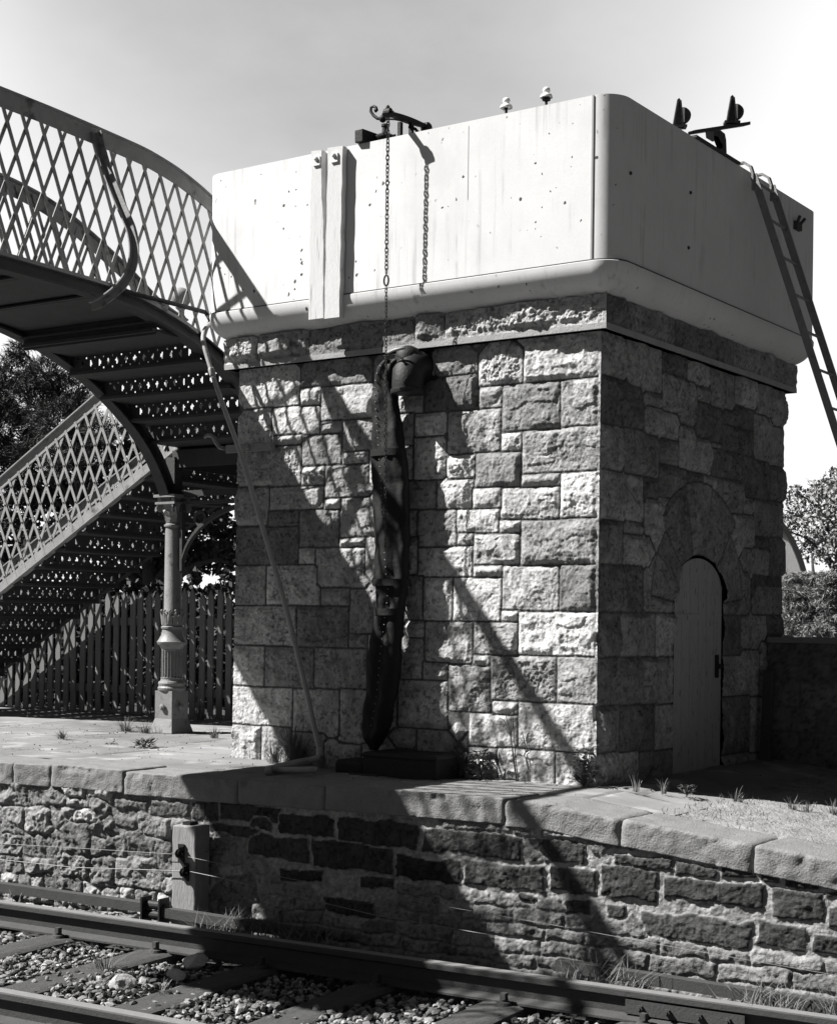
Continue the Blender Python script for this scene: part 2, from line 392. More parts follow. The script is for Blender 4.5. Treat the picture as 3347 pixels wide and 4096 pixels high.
    V = base + hgt[:, None]*nrm_
    idx = np.arange(nu*nv).reshape(nv, nu)
    F = np.stack([idx[:-1, :-1], idx[:-1, 1:], idx[1:, 1:], idx[1:, :-1]], -1).reshape(-1, 4)
    if np.dot(np.cross(ud, [0, 0, 1]), nrm_) < 0: F = F[:, ::-1]
    if hole is not None:
        cu = U[F].mean(1); cv = Vv[F].mean(1); F = F[~hole(cu, cv)]
    return link(name, V, [F], mat_ or M_STONE, parent, True, attr=np.clip(tn, .02, .8))

def rects(src, ox, oy, sc, plane):
    """pixel boxes of a zoomed view -> wall metres. plane: function (u,v)->(wall u, wall z)"""
    out = []
    for (x0, y0, x1, y1) in src:
        q_ = [plane(ox+x*sc, oy+y*sc) for x, y in ((x0, (y0)), (x1, y0), (x0, y1), (x1, y1))]
        out.append(((q_[0][0]+q_[2][0])/2, (q_[2][1]+q_[3][1])/2, (q_[1][0]+q_[3][0])/2, (q_[0][1]+q_[1][1])/2))
    return [(min(a, c), min(b, d), max(a, c), max(b, d)) for a, b, c, d in out]

XL, WT, HT = -2.93, 2.93, 2.775      # tower: left end, width, height to the ledge
Z0 = -0.12
pA = lambda u, v: (lambda p: (p[0]-XL, p[2]-Z0))(on(u, v, 1, 0.0))
A1 = [(125,500,510,740),(525,450,1020,590),(520,605,655,735),(670,595,1025,825),(120,760,315,1000),(325,745,650,930),(665,845,800,920),(820,835,1030,1045),
 (330,940,525,1010),(540,945,800,1145),(815,1055,990,1135),(105,1020,520,1290),(535,1160,685,1285),(700,1150,995,1365),(1005,1060,1200,1260),(95,1300,300,1560),
 (315,1300,680,1450),(300,1470,505,1565),(690,1385,795,1450),(810,1375,1100,1640),(525,1465,785,1710),(95,1580,505,1830),(800,1655,970,1710),(980,1650,1200,1900),
 (520,1725,625,1830),(630,1725,970,1985),(1385,395,1745,522),(1385,538,1745,760),(1200,660,1370,780),(1205,790,1305,1010),(1320,790,1520,945),(1310,955,1510,1245),(1215,1015,1300,1250),
 (1265,1260,1460,1445),(1475,1255,1710,1445),(1200,1465,1325,1640),(1345,1465,1600,1705),(1345,1725,1710,1910),(1030,560,1190,830),(1030,400,1370,560),(1030,835,1200,1050),(1110,1270,1255,1450),(1205,1650,1335,1900)]
A2 = [(85,115,285,375),(295,110,655,375),(680,275,865,380),(875,285,1055,575),(80,395,495,655),(510,400,855,670),(870,590,990,675),(75,670,275,935),(290,680,615,945),
 (635,685,985,950),(65,960,470,1210),(490,980,790,1260),(815,975,990,1340),(50,1225,255,1470),(270,1235,460,1500),(480,1275,690,1500),(700,1350,950,1520),(1385,200,1575,480),
 (1280,500,1370,600),(1230,620,1365,885),(1385,790,1545,890),(1210,920,1545,1230),(1340,1260,1680,1420),(1180,1245,1330,1400),(1560,1140,1685,1240),(1190,180,1370,480),(1070,180,1180,480),(1000,590,1220,880),(1000,900,1200,1230),(960,1350,1330,1560),(1340,1440,1680,1570)]
A3 = [(0,500,220,680),(0,700,105,795),(35,945,215,1040),(40,1050,100,1095),(130,240,320,380),(335,190,690,355),(135,390,225,480),(240,375,490,580),
 (500,355,690,555),(235,600,315,675),(330,580,690,765),(120,690,310,830),(325,785,490,830),(105,850,225,930),(235,850,485,980),(500,780,690,970),(225,990,315,1040),(110,1055,310,1180),(320,990,690,1180),(110,1200,230,1240)]
A4 = [(240,80,485,265),(495,75,690,268),(20,130,225,315),(232,275,300,315),(312,285,690,465),(110,330,300,462),(-100,330,98,500),(105,478,172,515),(190,485,472,675),(485,490,690,685),
 (0,525,175,720),(200,685,300,735),(312,695,690,900),(90,742,298,880),(0,740,80,925),(88,890,205,930),(220,895,465,1100),(480,915,690,1100),(0,940,210,1090)]
SA = rects(A1, 900, 1200, .576, pA)+rects(A2, 900, 2200, .576, pA)+rects(A3, 1800, 1200, .8911, pA)+rects(A4, 1800, 2200, .8911, pA)
pB = lambda u, v: (lambda p: (p[1], p[2]-Z0))(on(u, v, 0, 0.0))
B1 = [(670,190,785,350),(800,200,945,410),(955,250,1060,340),(670,360,860,555),(875,415,950,480),(880,490,1020,620),(955,345,1100,520),(1065,295,1160,385),(1110,390,1162,460),(1170,325,1270,495),
 (1108,470,1218,635),(1280,360,1375,460),(1380,390,1435,500),(1445,420,1500,580),(1225,500,1355,570),(1225,575,1355,690),(1365,550,1500,740),(670,575,770,760),(785,595,930,790),(945,625,1020,740),
 (1030,610,1165,770),(1175,680,1305,800),(1175,640,1215,665),(1315,710,1430,890),(1440,750,1500,905),(670,775,860,985),(870,800,930,890),(940,750,1060,880),(1065,780,1130,860),(1140,800,1220,900),
 (1225,810,1310,960),(880,900,1000,1060),(670,1000,770,1180),(785,1000,860,1045),(780,1060,890,1185),(1320,890,1355,960),(1365,905,1500,1060),(1265,965,1355,1110),(1360,1070,1425,1110),(1315,1120,1425,1230),
 (1435,1070,1500,1240),(1360,1245,1500,1320)]
B2 = [(650,75,855,270),(880,90,1005,270),(650,285,755,470),(770,290,915,470),(925,295,1010,470),(650,490,850,690),(860,490,1010,685),(640,705,755,900),(765,700,915,895),(920,700,1010,890),(640,915,840,1090),
 (850,905,1010,1090),(1220,90,1335,285),(1360,125,1500,285),(1220,300,1300,470),(1305,300,1415,420),(1420,300,1500,390),(1220,475,1380,650),(1220,660,1340,900),(1345,660,1500,900),(1390,400,1500,650),(1220,910,1500,1100)]
SB = rects(B1, 1800, 1200, .8911, pB)+rects(B2, 1800, 2200, .8911, pB)

def arris(P, d):
    """worn front corner: small chips out of the edge"""
    zz3 = np.stack([P[:, 2]*9, P[:, 2]*0, P[:, 2]*0+.5], 1); c = .004+.020*sstep(.08, .5, fbm(zz3, 4, 201))+.003*vnoise(zz3*6, 202)
    w_ = np.clip(1-np.abs(d)/.030, 0, 1)*c; P[:, 0] -= w_; P[:, 1] += w_; return P
def shearA(P):
    P = P.copy(); k = (P[:, 2]-1.38)*.011; P[:, 0] = P[:, 0]+k*(P[:, 0]/XL); return arris(P, P[:, 0]-.008)
DY0, DY1, DZS, DZT = 1.06, 1.86, 1.20, 1.466        # the door opening on the right face
DCY, DRW = (DY0+DY1)/2, (DY1-DY0)/2
def in_door(y, z): return (np.abs(y-DCY) < DRW) & (z < DZS+(DZT-DZS)*np.sqrt(np.clip(1-((y-DCY)/DRW)**2, 0, 1)))

tower = thing('water_tower', 'square rock-faced limestone tower carrying the white tank, with a narrow arched door', 'water tower', (XL/2, WT/2, 0))
core = MB(); core.box((XL+.02, .02, Z0-.2), (-.16, 2.93, 2.78)); core.box((-.17, .02, Z0-.2), (-.012, DY0-.02, 2.78)); core.box((-.17, DY1+.02, Z0-.2), (-.012, 2.93, 2.78))
core.box((-.17, DY0-.03, DZT+.03), (-.012, DY1+.03, 2.78))
core.build('wall_core', M_DARKWALL, tower)
stone_face('front_wall', (XL, 0, Z0), (1, 0, 0), WT+.008, HT-Z0, SA, .0056, tower, nrm=(0, -1, 0), seed=3, amp=1.4, corner=(('u', WT+.008),), shear=shearA, base_tone=.40,
           tones={21: .17, 27: .16, 17: .20, 33: .24, 81: .22})
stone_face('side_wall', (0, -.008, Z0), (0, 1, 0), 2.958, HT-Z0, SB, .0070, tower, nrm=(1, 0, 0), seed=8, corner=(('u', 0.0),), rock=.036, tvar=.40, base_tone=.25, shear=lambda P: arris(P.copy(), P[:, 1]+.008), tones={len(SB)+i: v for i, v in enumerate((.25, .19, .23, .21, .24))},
           hole=lambda u, v: in_door(u, v+Z0), wedge=(DCY, 1.10-Z0, .365, [(-16, 13, .87), (-46, -16, .86), (13, 44, .86), (-84, -46, .74), (44, 84, .74)]), mortar=.09)  # side stones toned darker than the front, painting in the unlit face's shade
lw = MB(); lw.box((XL+.012, .03, Z0-.2), (XL+.04, 2.93, 2.78)); lw.build('end_wall', M_DARKWALL, tower)
# frieze and ledge
LX0, LX1, LZ0, LZ1, LO = XL-.07, .066, 2.775, 2.985, .066
led = MB(); led.box((LX0+.006, -LO+.006, LZ0), (LX1-.006, 2.95+LO, LZ1+.02)); led.box((LX0, -LO-.010, LZ0), (LX1+.010, 2.95+LO, LZ0+.035))
autosmooth(led.build('ledge', mat('sawn_ledge_stone', .33, .95, .25, 9, 8, .005, 70, spec=.15, grain=.25), tower))
pF = lambda u, v: (lambda p: (p[0]-LX0, p[2]-LZ0))(on(u, v, 1, -LO))
FR = [(0, .0, .31, .22), (.315, 0, .775, .22), (.78, 0, 1.66, .22), (1.665, 0, 1.90, .22), (1.90, 0, 3.2, .22)]
stone_face('frieze_front', (LX0, -LO, LZ0+.034), (1, 0, 0), LX1-LX0+.008, LZ1-LZ0-.034, FR, .0055, tower, nrm=(0, -1, 0), seed=21, corner=(('u', LX1-LX0+.008), ('v', 0.0)), rock=.05, amp=1.6, base_tone=.38, joint=.004)
stone_face('frieze_side', (LX1, -LO-.008, LZ0+.034), (0, 1, 0), 2.95+2*LO+.008, LZ1-LZ0-.034, [(0, 0, .28, .22), (.285, 0, .95, .22), (.955, 0, 1.9, .22), (1.905, 0, 3.2, .22)], .007, tower, nrm=(1, 0, 0), seed=24, corner=(('u', 0.0), ('v', 0.0)), rock=.035, base_tone=.27, joint=.004)  # darker tone than the front frieze: shade of this side put into the colour
# arched door of vertical planks, set back in its opening
DX = -.006
rev = MB(); yy = [DY0]+[DCY-DRW*math.cos(t) for t in np.linspace(0, math.pi, 25)]+[DY1]; zz = [Z0-.1]+[DZS+(DZT-DZS)*math.sin(t) for t in np.linspace(0, math.pi, 25)]+[Z0-.1]
n_ = len(yy); rv = [(.004, y, z) for y, z in zip(yy, zz)]+[(DX-.03, y, z) for y, z in zip(yy, zz)]
rev.add(rv, [(k, k+1, n_+k+1, n_+k) for k in range(n_-1)]); rev.build('door_reveal', M_DARKWALL, tower)
M_DOORDARK = M_DOOR
dr = MB(); pw = (DY1-DY0-.016)/6
for k in range(6):
    y0 = DY0+.008+k*pw; y1 = y0+pw-.005; ys = np.linspace(y0, y1, 5)
    top = lambda y: DZS+(DZT-.02-DZS)*math.sqrt(max(0, 1-((y-DCY)/(DRW-.004))**2))
    pts = [(DX, y0, -.05), (DX, y1, -.05)]+[(DX, y, top(y)) for y in ys[::-1]]
    dr.prism(pts, (-.03, 0, 0))
door = dr.build('door', M_DOOR, tower)
hd = MB(); hd.box((DX+.001, DCY+.28, .62), (DX+.02, DCY+.31, .78)); hd.ball((DX+.035, DCY+.295, .70), .018); hd.build('handle', M_BLACK, door)
for z in (.25, 1.02):
    hg = MB(); hg.box((DX+.001, DY0+.03, z), (DX+.008, DY0+.42, z+.04)); hg.build('hinge_strap', M_DOOR, door)

# ------------------------------------------------------------------ water tank
TX0, TX1, TY0, TY1, TZ0, TZ1, TR = -3.11, .195, -.195, 3.14, 3.155, 4.15, .16
def rrect(o, z, n=9, inset=0.0):
    """rounded rectangle ring grown by o"""
    P = []; r = max(TR+o-inset, .03)
    for (cx, cy, a0) in ((TX1-TR, TY0+TR, -90), (TX1-TR, TY1-TR, 0), (TX0+TR, TY1-TR, 90), (TX0+TR, TY0+TR, 180)):
        for a in np.linspace(a0, a0+90, n): P.append((cx+r*math.cos(math.radians(a)), cy+r*math.sin(math.radians(a)), z))
    return P
def ring_mesh(rings, closed_top=False, closed_bot=False):
    n = len(rings[0]); V = [p for r in rings for p in r]
    F = [(i*n+k, i*n+(k+1) % n, (i+1)*n+(k+1) % n, (i+1)*n+k) for i in range(len(rings)-1) for k in range(n)]
    if closed_bot: F.append(tuple(range(n))[::-1])
    m = MB(); m.add(V, F); return m
tank = thing('water_tank', 'white painted rectangular iron tank with rounded corners on top of the stone tower', 'tank', (-1.45, 1.47, 2.98))
zs = np.linspace(TZ0, TZ1, 12)
autosmooth(ring_mesh([rrect(0, z) for z in zs]+[rrect(0, TZ1, inset=.012)]+[rrect(0, z, inset=.012) for z in (TZ1, 3.7)]).build('tank_shell', M_TANK, tank), 40)
roll = []
for a in np.linspace(0, 90, 14):
    aa = math.radians(a); roll.append(rrect(.014-.200*(1-math.cos(aa)), TZ0+.002-.176*math.sin(aa)))
autosmooth(ring_mesh([rrect(-.02, TZ0+.005), rrect(.010, TZ0+.005)]+roll, closed_bot=False).build('rolled_base', M_TANK, tank), 50)
autosmooth(ring_mesh([rrect(.0, TZ0+.006), rrect(.0085, TZ0+.006), rrect(.0085, TZ0+.013), rrect(.0, TZ0+.013)]).build('seam_ring', mat('dark_seam', .10, .9, .3, 8, spec=.1), tank), 40)  # thin dark ring standing just proud of the shell along the seam
fl = MB(); fl.box((TX0+.12, TY0+.12, TZ0-.16), (TX1-.12, TY1-.12, TZ0-.10)); fl.box((TX0+.1, TY0+.1, 3.84), (TX1-.1, TY1-.1, 3.86)); fl.build('tank_floor', M_RIB, tank)
sm = MB()                                            # the riveted cover strip at the corner and a panel joint
sm.box((TX1-TR-.006, TY0-.006, TZ0+.006), (TX1-TR+.006, TY0+.002, TZ1-.002)); M_SEAM = mat('seam_line', .30, .7, .2, 10); sm.build('panel_seam', M_SEAM, tank); sm = MB(); sm.box((-.8545, TY0-.0015, TZ0+.5), (-.8515, TY0+.002, TZ1-.03)); sm.build('panel_seam', M_SEAM, tank)
for y, z in ((-.02, 3.70), (.80, 3.42), (.82, 3.78)):
    bo = MB(); bo.ball((TX1+.002, y, z), .012, 6); bo.build('bolt_head', M_RIB, tank)
bo = MB(); bo.box((TX1, 2.60, 3.93), (TX1+.03, 2.70, 3.99)); bo.tube([(TX1+.02, 2.62, 3.97), (TX1+.05, 2.60, 4.02)], .012); bo.tube([(TX1+.02, 2.67, 3.97), (TX1+.05, 2.70, 4.02)], .012)
bo.build('bracket_stub', M_RIB, tank)
# two timber boards standing against the front
def board(u0t, u1t, u0b, u1b, vt0, vt1, vb0, vb1, bulge, nm='fender_board'):
    Y0 = TY0-.055; m = MB(); n = 14; V = []
    a, b, c, d = on(u0t, vt0, 1, Y0), on(u1t, vt1, 1, Y0), on(u0b, vb0, 1, Y0), on(u1b, vb1, 1, Y0)
    for i in range(n+1):
        t = i/n; l = c*(1-t)+a*t; r = d*(1-t)+b*t; r = r+np.array([-bulge*sstep(.55, .8, t), 0, 0])
        l = l+np.array([.003*math.sin(i*1.7), 0, 0]); r = r+np.array([.003*math.sin(i*2.3+1), 0, 0])
        V += [l, r, r+np.array([0, .05, 0]), l+np.array([0, .05, 0])]
    F = [(4*i+k, 4*i+(k+1) % 4, 4*(i+1)+(k+1) % 4, 4*(i+1)+k) for i in range(n) for k in range(4)]+[(3, 2, 1, 0), (4*n, 4*n+1, 4*n+2, 4*n+3)]
    m.add(V, F); o = m.build(nm, M_BOARD, tank)
    p = (a+b)/2; k = MB(); k.obox(p+np.array([0, -.006, -.075]), (.028, 0, 0), (0, .006, 0), (0, 0, .03)); k.ball(p+np.array([0, -.014, -.06]), .016, 6); k.build('bolt_plate', M_TANK, o)
    return o
board(1246, 1294, 1234, 1292, 604, 598, 1279, 1272, .018); board(1312, 1370, 1297, 1356, 591, 583, 1275, 1268, 0.0)


# ------------------------------------------------------------------ ground, platform, track bed
KE = .10
def yE(x): return -1.159+KE*(np.asarray(x, float)+2.22)           # front edge of the platform coping
eE = np.array([1, KE, 0])/math.hypot(1, KE); nE = np.array([KE, -1, 0])/math.hypot(1, KE)
def gz(x): return -.115*np.maximum(np.asarray(x, float)-.12, 0)*sstep(.0, .35, np.asarray(x, float)-.05)   # the platform end ramps down
def edge_at(u, v):
    """point on the vertical plane of the coping's front"""
    return onplane(u, v, (-2.22, -1.159, 0), nE)
bedm = MB(); bedm.add([(-700, -700, -1.03), (700, -700, -1.03), (700, float(yE(700))+.3, -1.03), (-700, float(yE(-700))+.3, -1.03)], [(0, 1, 2, 3)])
structure(bedm.build('track_bed', M_BED))
grm = MB(); grm.add([(-700, float(yE(-700))+.3, -.42), (700, float(yE(700))+.3, -.42), (700, 900, -.42), (-700, 900, -.42)], [(0, 1, 2, 3)])
M_FIELD = mat('dark_rough_ground', .06, .98, .5, 3, 8, .03, 12, spec=.1)
structure(grm.build('ground', M_FIELD))

def sheet(name, xs, ys, zf, m, attrf=None):
    X, Y = np.meshgrid(xs, ys); X = X.ravel(); Y = Y.ravel(); x2, y2, z = zf(X, Y)
    V = np.stack([x2, y2, z], 1); nu, nv = len(xs), len(ys); idx = np.arange(nu*nv).reshape(nv, nu)
    F = np.stack([idx[:-1, :-1], idx[:-1, 1:], idx[1:, 1:], idx[1:, :-1]], -1).reshape(-1, 4)
    return link(name, V, [F], m, None, True, attr=None if attrf is None else attrf(X, Y))
# paving: flags in rows parallel to the edge
prow = np.cumsum([.0, .46, .52, .60, .55, .62, .58, .7, .7]); prng = np.random.default_rng(5)
pcuts = [np.cumsum(prng.uniform(.55, 1.15, 22))-11.2-.3*prng.random() for _ in prow]
def pav(X, D):
    """distance to the nearest joint and slab id for along-edge x and distance D behind the coping"""
    r = np.clip(np.searchsorted(prow, D)-1, 0, len(prow)-2); dr_ = np.minimum(np.abs(D-prow[r]), np.abs(prow[r+1]-D))
    dj = np.full(len(X), 9.0); sid = np.zeros(len(X))
    for k in range(len(prow)-1):
        m_ = r == k; c = np.searchsorted(pcuts[k], X[m_]); c0 = pcuts[k][np.clip(c-1, 0, 21)]; c1 = pcuts[k][np.clip(c, 0, 21)]
        dj[m_] = np.minimum(np.abs(X[m_]-c0), np.abs(c1-X[m_])); sid[m_] = c+31*k
    return np.minimum(dr_, dj), sid
def pz(X, D):
    j, sid = pav(X+.02*vnoise(np.stack([X*6, D*6, X*0], 1)), D+.012*vnoise(np.stack([X*7, D*7, X*0+4], 1)))
    P = np.stack([X, D, X*0], 1); h = .004*(vnoise(np.stack([sid*7.3, sid*1.7, sid*0], 1)))
    z = h*sstep(0, .03, j)-.012*(1-sstep(.003, .014, j))+.006*fbm(P*3.5, 3, 3)+.0022*fbm(P*22, 3, 9)
    return X, yE(X)+.40+D, z+gz(X)-.004
def ptone(X, D):
    j, sid = pav(X, D); P = np.stack([X, D, X*0], 1)
    t = .215*(1+.22*vnoise(np.stack([sid*5.1, sid*2.3, sid*0], 1))+.3*fbm(P*2.2, 4, 8))
    t = t+.10*sstep(.25, .5, fbm(P*5+7, 4, 18))
    return t*(.45+.55*sstep(.002, .015, j))
structure(sheet('platform', np.arange(-11, .75, .02), np.arange(0, 4.7, .02), pz, M_PAVE, ptone))
# worn grassy ground right of the tower
def vz(X, D):
    P = np.stack([X, D, X*0], 1); return X, yE(X)+.35+D, gz(X)+.006-.02*(1-sstep(0, .06, D))-.02*(1-sstep(.66, .80, X))+.014*fbm(P*2.5, 3, 31)+.012*fbm(P*14, 4, 32)
structure(sheet('verge', np.arange(.62, 5.5, .02), np.arange(0, 6.0, .02), vz, M_EARTH))

# ------------------------------------------------------------------ platform wall with its coping stones
pwall = thing('platform_wall', 'low rubble and dark block retaining wall under a heavy stone coping along the track', 'wall', (-1.5, float(yE(-1.5)), -1.0))
cut_u = [(-1300, 2960), (-700, 3000), (-250, 3030), (52, 3050), (202, 3058), (495, 3075), (950, 3118), (1297, 3140), (2013, 3186), (2477, 3275), (3010, 3370)]
cx_ = [edge_at(u, v)[0] for u, v in cut_u]+[2.35, 3.1, 3.9]
def coping(x0, x1, k):
    x0 += .004; x1 -= .004; L_ = x1-x0; nx = max(4, int(L_/.014)); xs = np.linspace(x0, x1, nx)
    T = .152; R_ = .011+.011*float(sstep(-.6, .4, (x0+x1)/2))
    prof = [(.02, -T)]+[(0-.0, -T+.004)]+[(0, z) for z in np.linspace(-T+.012, -R_, 9)]+[(R_-R_*math.cos(a), -R_+R_*math.sin(a)) for a in np.linspace(.3, 1.57, 5)]+[(d, 0) for d in np.linspace(R_+.012, .40, 26)]+[(.41, -.02), (.41, -T)]
    prof = np.array(prof); m = len(prof); V = np.zeros((nx, m, 3))
    for i, x in enumerate(xs):
        e = min(x-x0, x1-x); rnd = (.004+.5*R_)*(1-sstep(0, .014+R_*.6, e))
        D = prof[:, 0]+rnd*(prof[:, 0] < .38); z = prof[:, 1]-rnd*.8*(prof[:, 1] > -.06)
        xx = x+0*D; V[i, :, 0] = xx; V[i, :, 1] = yE(x)+D; V[i, :, 2] = z+float(gz(x))
    Vf = V.reshape(-1, 3); P = Vf+np.array([k*3.1, 0, 0])
    front = np.tile((prof[:, 0] < .03), nx)
    dis = np.where(front, .012*fbm(P*5, 3, 60)+.010*fbm(P*26, 4, 61, .6)-.010*sstep(.25, .6, fbm(P*13, 3, 64)), .007*fbm(P*3.2, 3, 62)+.0028*fbm(P*26, 3, 63))-np.tile((prof[:, 1] > -.035) & (prof[:, 0] < .05), nx)*.016*sstep(.18, .5, fbm(P*9, 3, 65))
    Vf = Vf+dis[:, None]*np.where(front[:, None], nE*1.0, np.array([0, 0, 1.0]))+np.array([0, 0, .006*math.sin(k*2.1)])
    idx = np.arange(nx*m).reshape(nx, m)
    F = np.stack([idx[:-1, :-1], idx[1:, :-1], idx[1:, 1:], idx[:-1, 1:]], -1).reshape(-1, 4)
    c0 = np.array([list(idx[0])]); c1 = np.array([list(idx[-1][::-1])])
    return link('coping_stone', Vf, [F, c0, c1], M_COPING, pwall, True)
for k in range(len(cx_)-1): coping(cx_[k], cx_[k+1], k)
WX0, WX1, WZ0, WZ1 = -5.6, 3.6, -1.02, -.13
wo_ = np.array([WX0, float(yE(WX0))+.025, WZ0]); sc_e = math.hypot(1, KE)
def pW(u, v):
    p = onplane(u, v, wo_, nE); return ((p[0]-WX0)*sc_e, p[2]-WZ0)
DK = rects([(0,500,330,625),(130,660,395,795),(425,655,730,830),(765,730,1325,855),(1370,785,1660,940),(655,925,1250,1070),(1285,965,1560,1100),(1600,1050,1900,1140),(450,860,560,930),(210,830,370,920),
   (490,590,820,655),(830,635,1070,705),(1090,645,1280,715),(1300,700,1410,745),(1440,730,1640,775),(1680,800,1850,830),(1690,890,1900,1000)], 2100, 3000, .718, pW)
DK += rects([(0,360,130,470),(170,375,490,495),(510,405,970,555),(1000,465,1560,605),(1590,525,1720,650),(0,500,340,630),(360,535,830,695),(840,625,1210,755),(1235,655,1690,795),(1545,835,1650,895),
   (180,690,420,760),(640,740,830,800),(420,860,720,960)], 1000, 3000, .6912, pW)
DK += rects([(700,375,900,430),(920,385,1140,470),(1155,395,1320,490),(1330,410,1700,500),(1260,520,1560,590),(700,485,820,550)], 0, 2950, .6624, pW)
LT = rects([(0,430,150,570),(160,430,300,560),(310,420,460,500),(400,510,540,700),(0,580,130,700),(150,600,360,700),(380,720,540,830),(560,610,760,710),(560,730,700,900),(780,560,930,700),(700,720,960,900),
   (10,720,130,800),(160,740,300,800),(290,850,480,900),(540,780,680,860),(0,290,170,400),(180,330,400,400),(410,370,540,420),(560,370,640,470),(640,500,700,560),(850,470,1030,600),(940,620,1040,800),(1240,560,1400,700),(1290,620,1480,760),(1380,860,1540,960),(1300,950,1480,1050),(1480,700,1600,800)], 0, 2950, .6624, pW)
wr = np.random.default_rng(17); fill = []
z = 0.0
while z < WZ1-WZ0:
    hh = wr.uniform(.05, .10); x = wr.uniform(-.2, 0)
    while x < (WX1-WX0)*sc_e:
        w_ = wr.uniform(.06, .22)*(1+1.3*float(sstep(3.2, 4.2, x))); a = (x, z+wr.uniform(-.012, .012), x+w_-.004, z+hh-.004)
        cxm, czm = (a[0]+a[2])/2, (a[1]+a[3])/2
        if not any(b[0]-.06 < cxm < b[2]+.06 and b[1]-.035 < czm < b[3]+.035 for b in DK+LT): fill.append(a)
        x += w_
    z += hh
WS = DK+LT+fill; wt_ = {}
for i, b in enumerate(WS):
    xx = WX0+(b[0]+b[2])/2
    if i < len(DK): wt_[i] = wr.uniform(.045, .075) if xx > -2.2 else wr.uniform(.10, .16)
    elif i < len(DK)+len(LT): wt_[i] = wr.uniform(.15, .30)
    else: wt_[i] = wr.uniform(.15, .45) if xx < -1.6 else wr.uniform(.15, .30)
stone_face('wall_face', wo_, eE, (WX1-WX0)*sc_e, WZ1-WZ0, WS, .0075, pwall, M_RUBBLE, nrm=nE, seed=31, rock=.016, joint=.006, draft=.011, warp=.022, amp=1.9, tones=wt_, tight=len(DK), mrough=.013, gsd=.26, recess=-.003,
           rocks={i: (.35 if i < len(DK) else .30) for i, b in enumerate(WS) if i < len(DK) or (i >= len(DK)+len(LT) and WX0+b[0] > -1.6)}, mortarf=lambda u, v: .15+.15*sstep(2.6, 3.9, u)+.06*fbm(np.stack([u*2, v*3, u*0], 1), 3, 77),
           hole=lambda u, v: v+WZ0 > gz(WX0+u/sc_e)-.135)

# ------------------------------------------------------------------ track
kR = .087; eR = np.array([1, kR, 0])/math.hypot(1, kR); nR = np.array([kR, -1, 0])/math.hypot(1, kR)   # nR points to the camera side
def RP(x, off, z): return np.array([x, -1.838+(x+3.245)*kR, 0])+nR*off+np.array([0, 0, z])
RPROF = [(-.034, 0), (-.030, .0), (.030, 0), (.036, -.006), (.036, -.032), (.009, -.045), (.008, -.118), (.066, -.137), (.066, -.148), (-.066, -.148), (-.066, -.137), (-.008, -.118), (-.009, -.045), (-.036, -.032), (-.036, -.006)]
def rail(off, x0, x1, label):
    n = len(RPROF); V = []; xs = np.linspace(x0, x1, 30)
    for x in xs: V += [RP(x, off+w, -.8+z) for w, z in RPROF]
    F = np.array([(i*n+k, i*n+(k+1) % n, (i+1)*n+(k+1) % n, (i+1)*n+k) for i in range(len(xs)-1) for k in range(n)])
    mi = [1 if (f[0] % n) in (0, 1) else 0 for f in F]
    o = link('rail', V, [F], None, None, False, mats=[M_RAIL, M_RAILTOP], matidx=mi); bpyfix(o)
    return autosmooth(tag(o, label, 'rail', 'rails of the track'), 30)
r1 = rail(.035, -14, 9, 'far running rail nearer the platform wall')
r2 = rail(.035+1.67, -14, 9, 'near running rail cutting the bottom corner of the view')
fpx = onplane(2740, 4020, RP(0, .035, 0), nR)[0]
fp = MB(); fp.obox(RP(fpx, .035+.022, -.88), eR*.30, nR*.010, (0, 0, .035))
for d in (-.22, -.08, .08, .22): fp.lathe(RP(fpx+d, .035+.032, -.88), [(.017, 0), (.017, .022), (.009, .022), (.009, .034)], 8, axis=nR)
fpo = thing('fishplate', 'bolted fishplate joining two lengths of the far rail', 'fishplate', tuple(RP(fpx, .06, -.92)))
fp.build('plate', M_RAIL, fpo)
def sleeper(x):
    c = RP(x, .87, -1.0); t = thing('sleeper', 'weathered timber sleeper under the rails', 'sleeper', tuple(c-np.array([0, 0, .07])), 'sleepers of the track')
    m = MB(); nx, ny = 46, 10; X, Y = np.meshgrid(np.linspace(-1.33, 1.33, nx), np.linspace(-.125, .125, ny)); X = X.ravel(); Y = Y.ravel()
    P = np.stack([X*2, Y*26, X*0+x*9], 1); zt = .052+.007*fbm(P, 3, 70)-.012*(np.abs(Y) > .12)+.008*fbm(np.stack([X*3, Y*3, X*0+x], 1), 2, 71)
    yj = Y+.006*fbm(np.stack([X*7, np.sign(Y), X*0+x*3], 1), 2, 72)
    V = c+X[:, None]*nR+yj[:, None]*eR+zt[:, None]*np.array([0, 0, 1.0])
    idx = np.arange(nx*ny).reshape(ny, nx); F = np.stack([idx[:-1, :-1], idx[:-1, 1:], idx[1:, 1:], idx[1:, :-1]], -1).reshape(-1, 4)
    loop = np.concatenate([idx[0, :], idx[1:, -1], idx[-1, -2::-1], idx[-2:0:-1, 0]]); nb = len(loop); Vb = V[loop]-np.array([0, 0, .11])
    o_ = len(V); F2 = np.array([(loop[k], loop[(k+1) % nb], o_+(k+1) % nb, o_+k) for k in range(nb)])
    so = link('timber', np.vstack([V, Vb]), [np.vstack([F, F2])], M_SLEEPER, t, False); bpyfix(so); autosmooth(so, 40)
    for off in (.035, .035+1.67):
        for sd in (-1, 1):
            b = MB(); p = RP(x+.03*sd, off+sd*.095, -.945); b.lathe(p, [(.042, 0), (.036, .014), (.022, .018), (.022, .030)], 12); b.box(p+np.array([-.015, -.015, .028]), p+np.array([.015, .015, .060]))
            b.build('coach_screw', M_RAIL, t)
    return t
s0 = sleeper(-2.66)
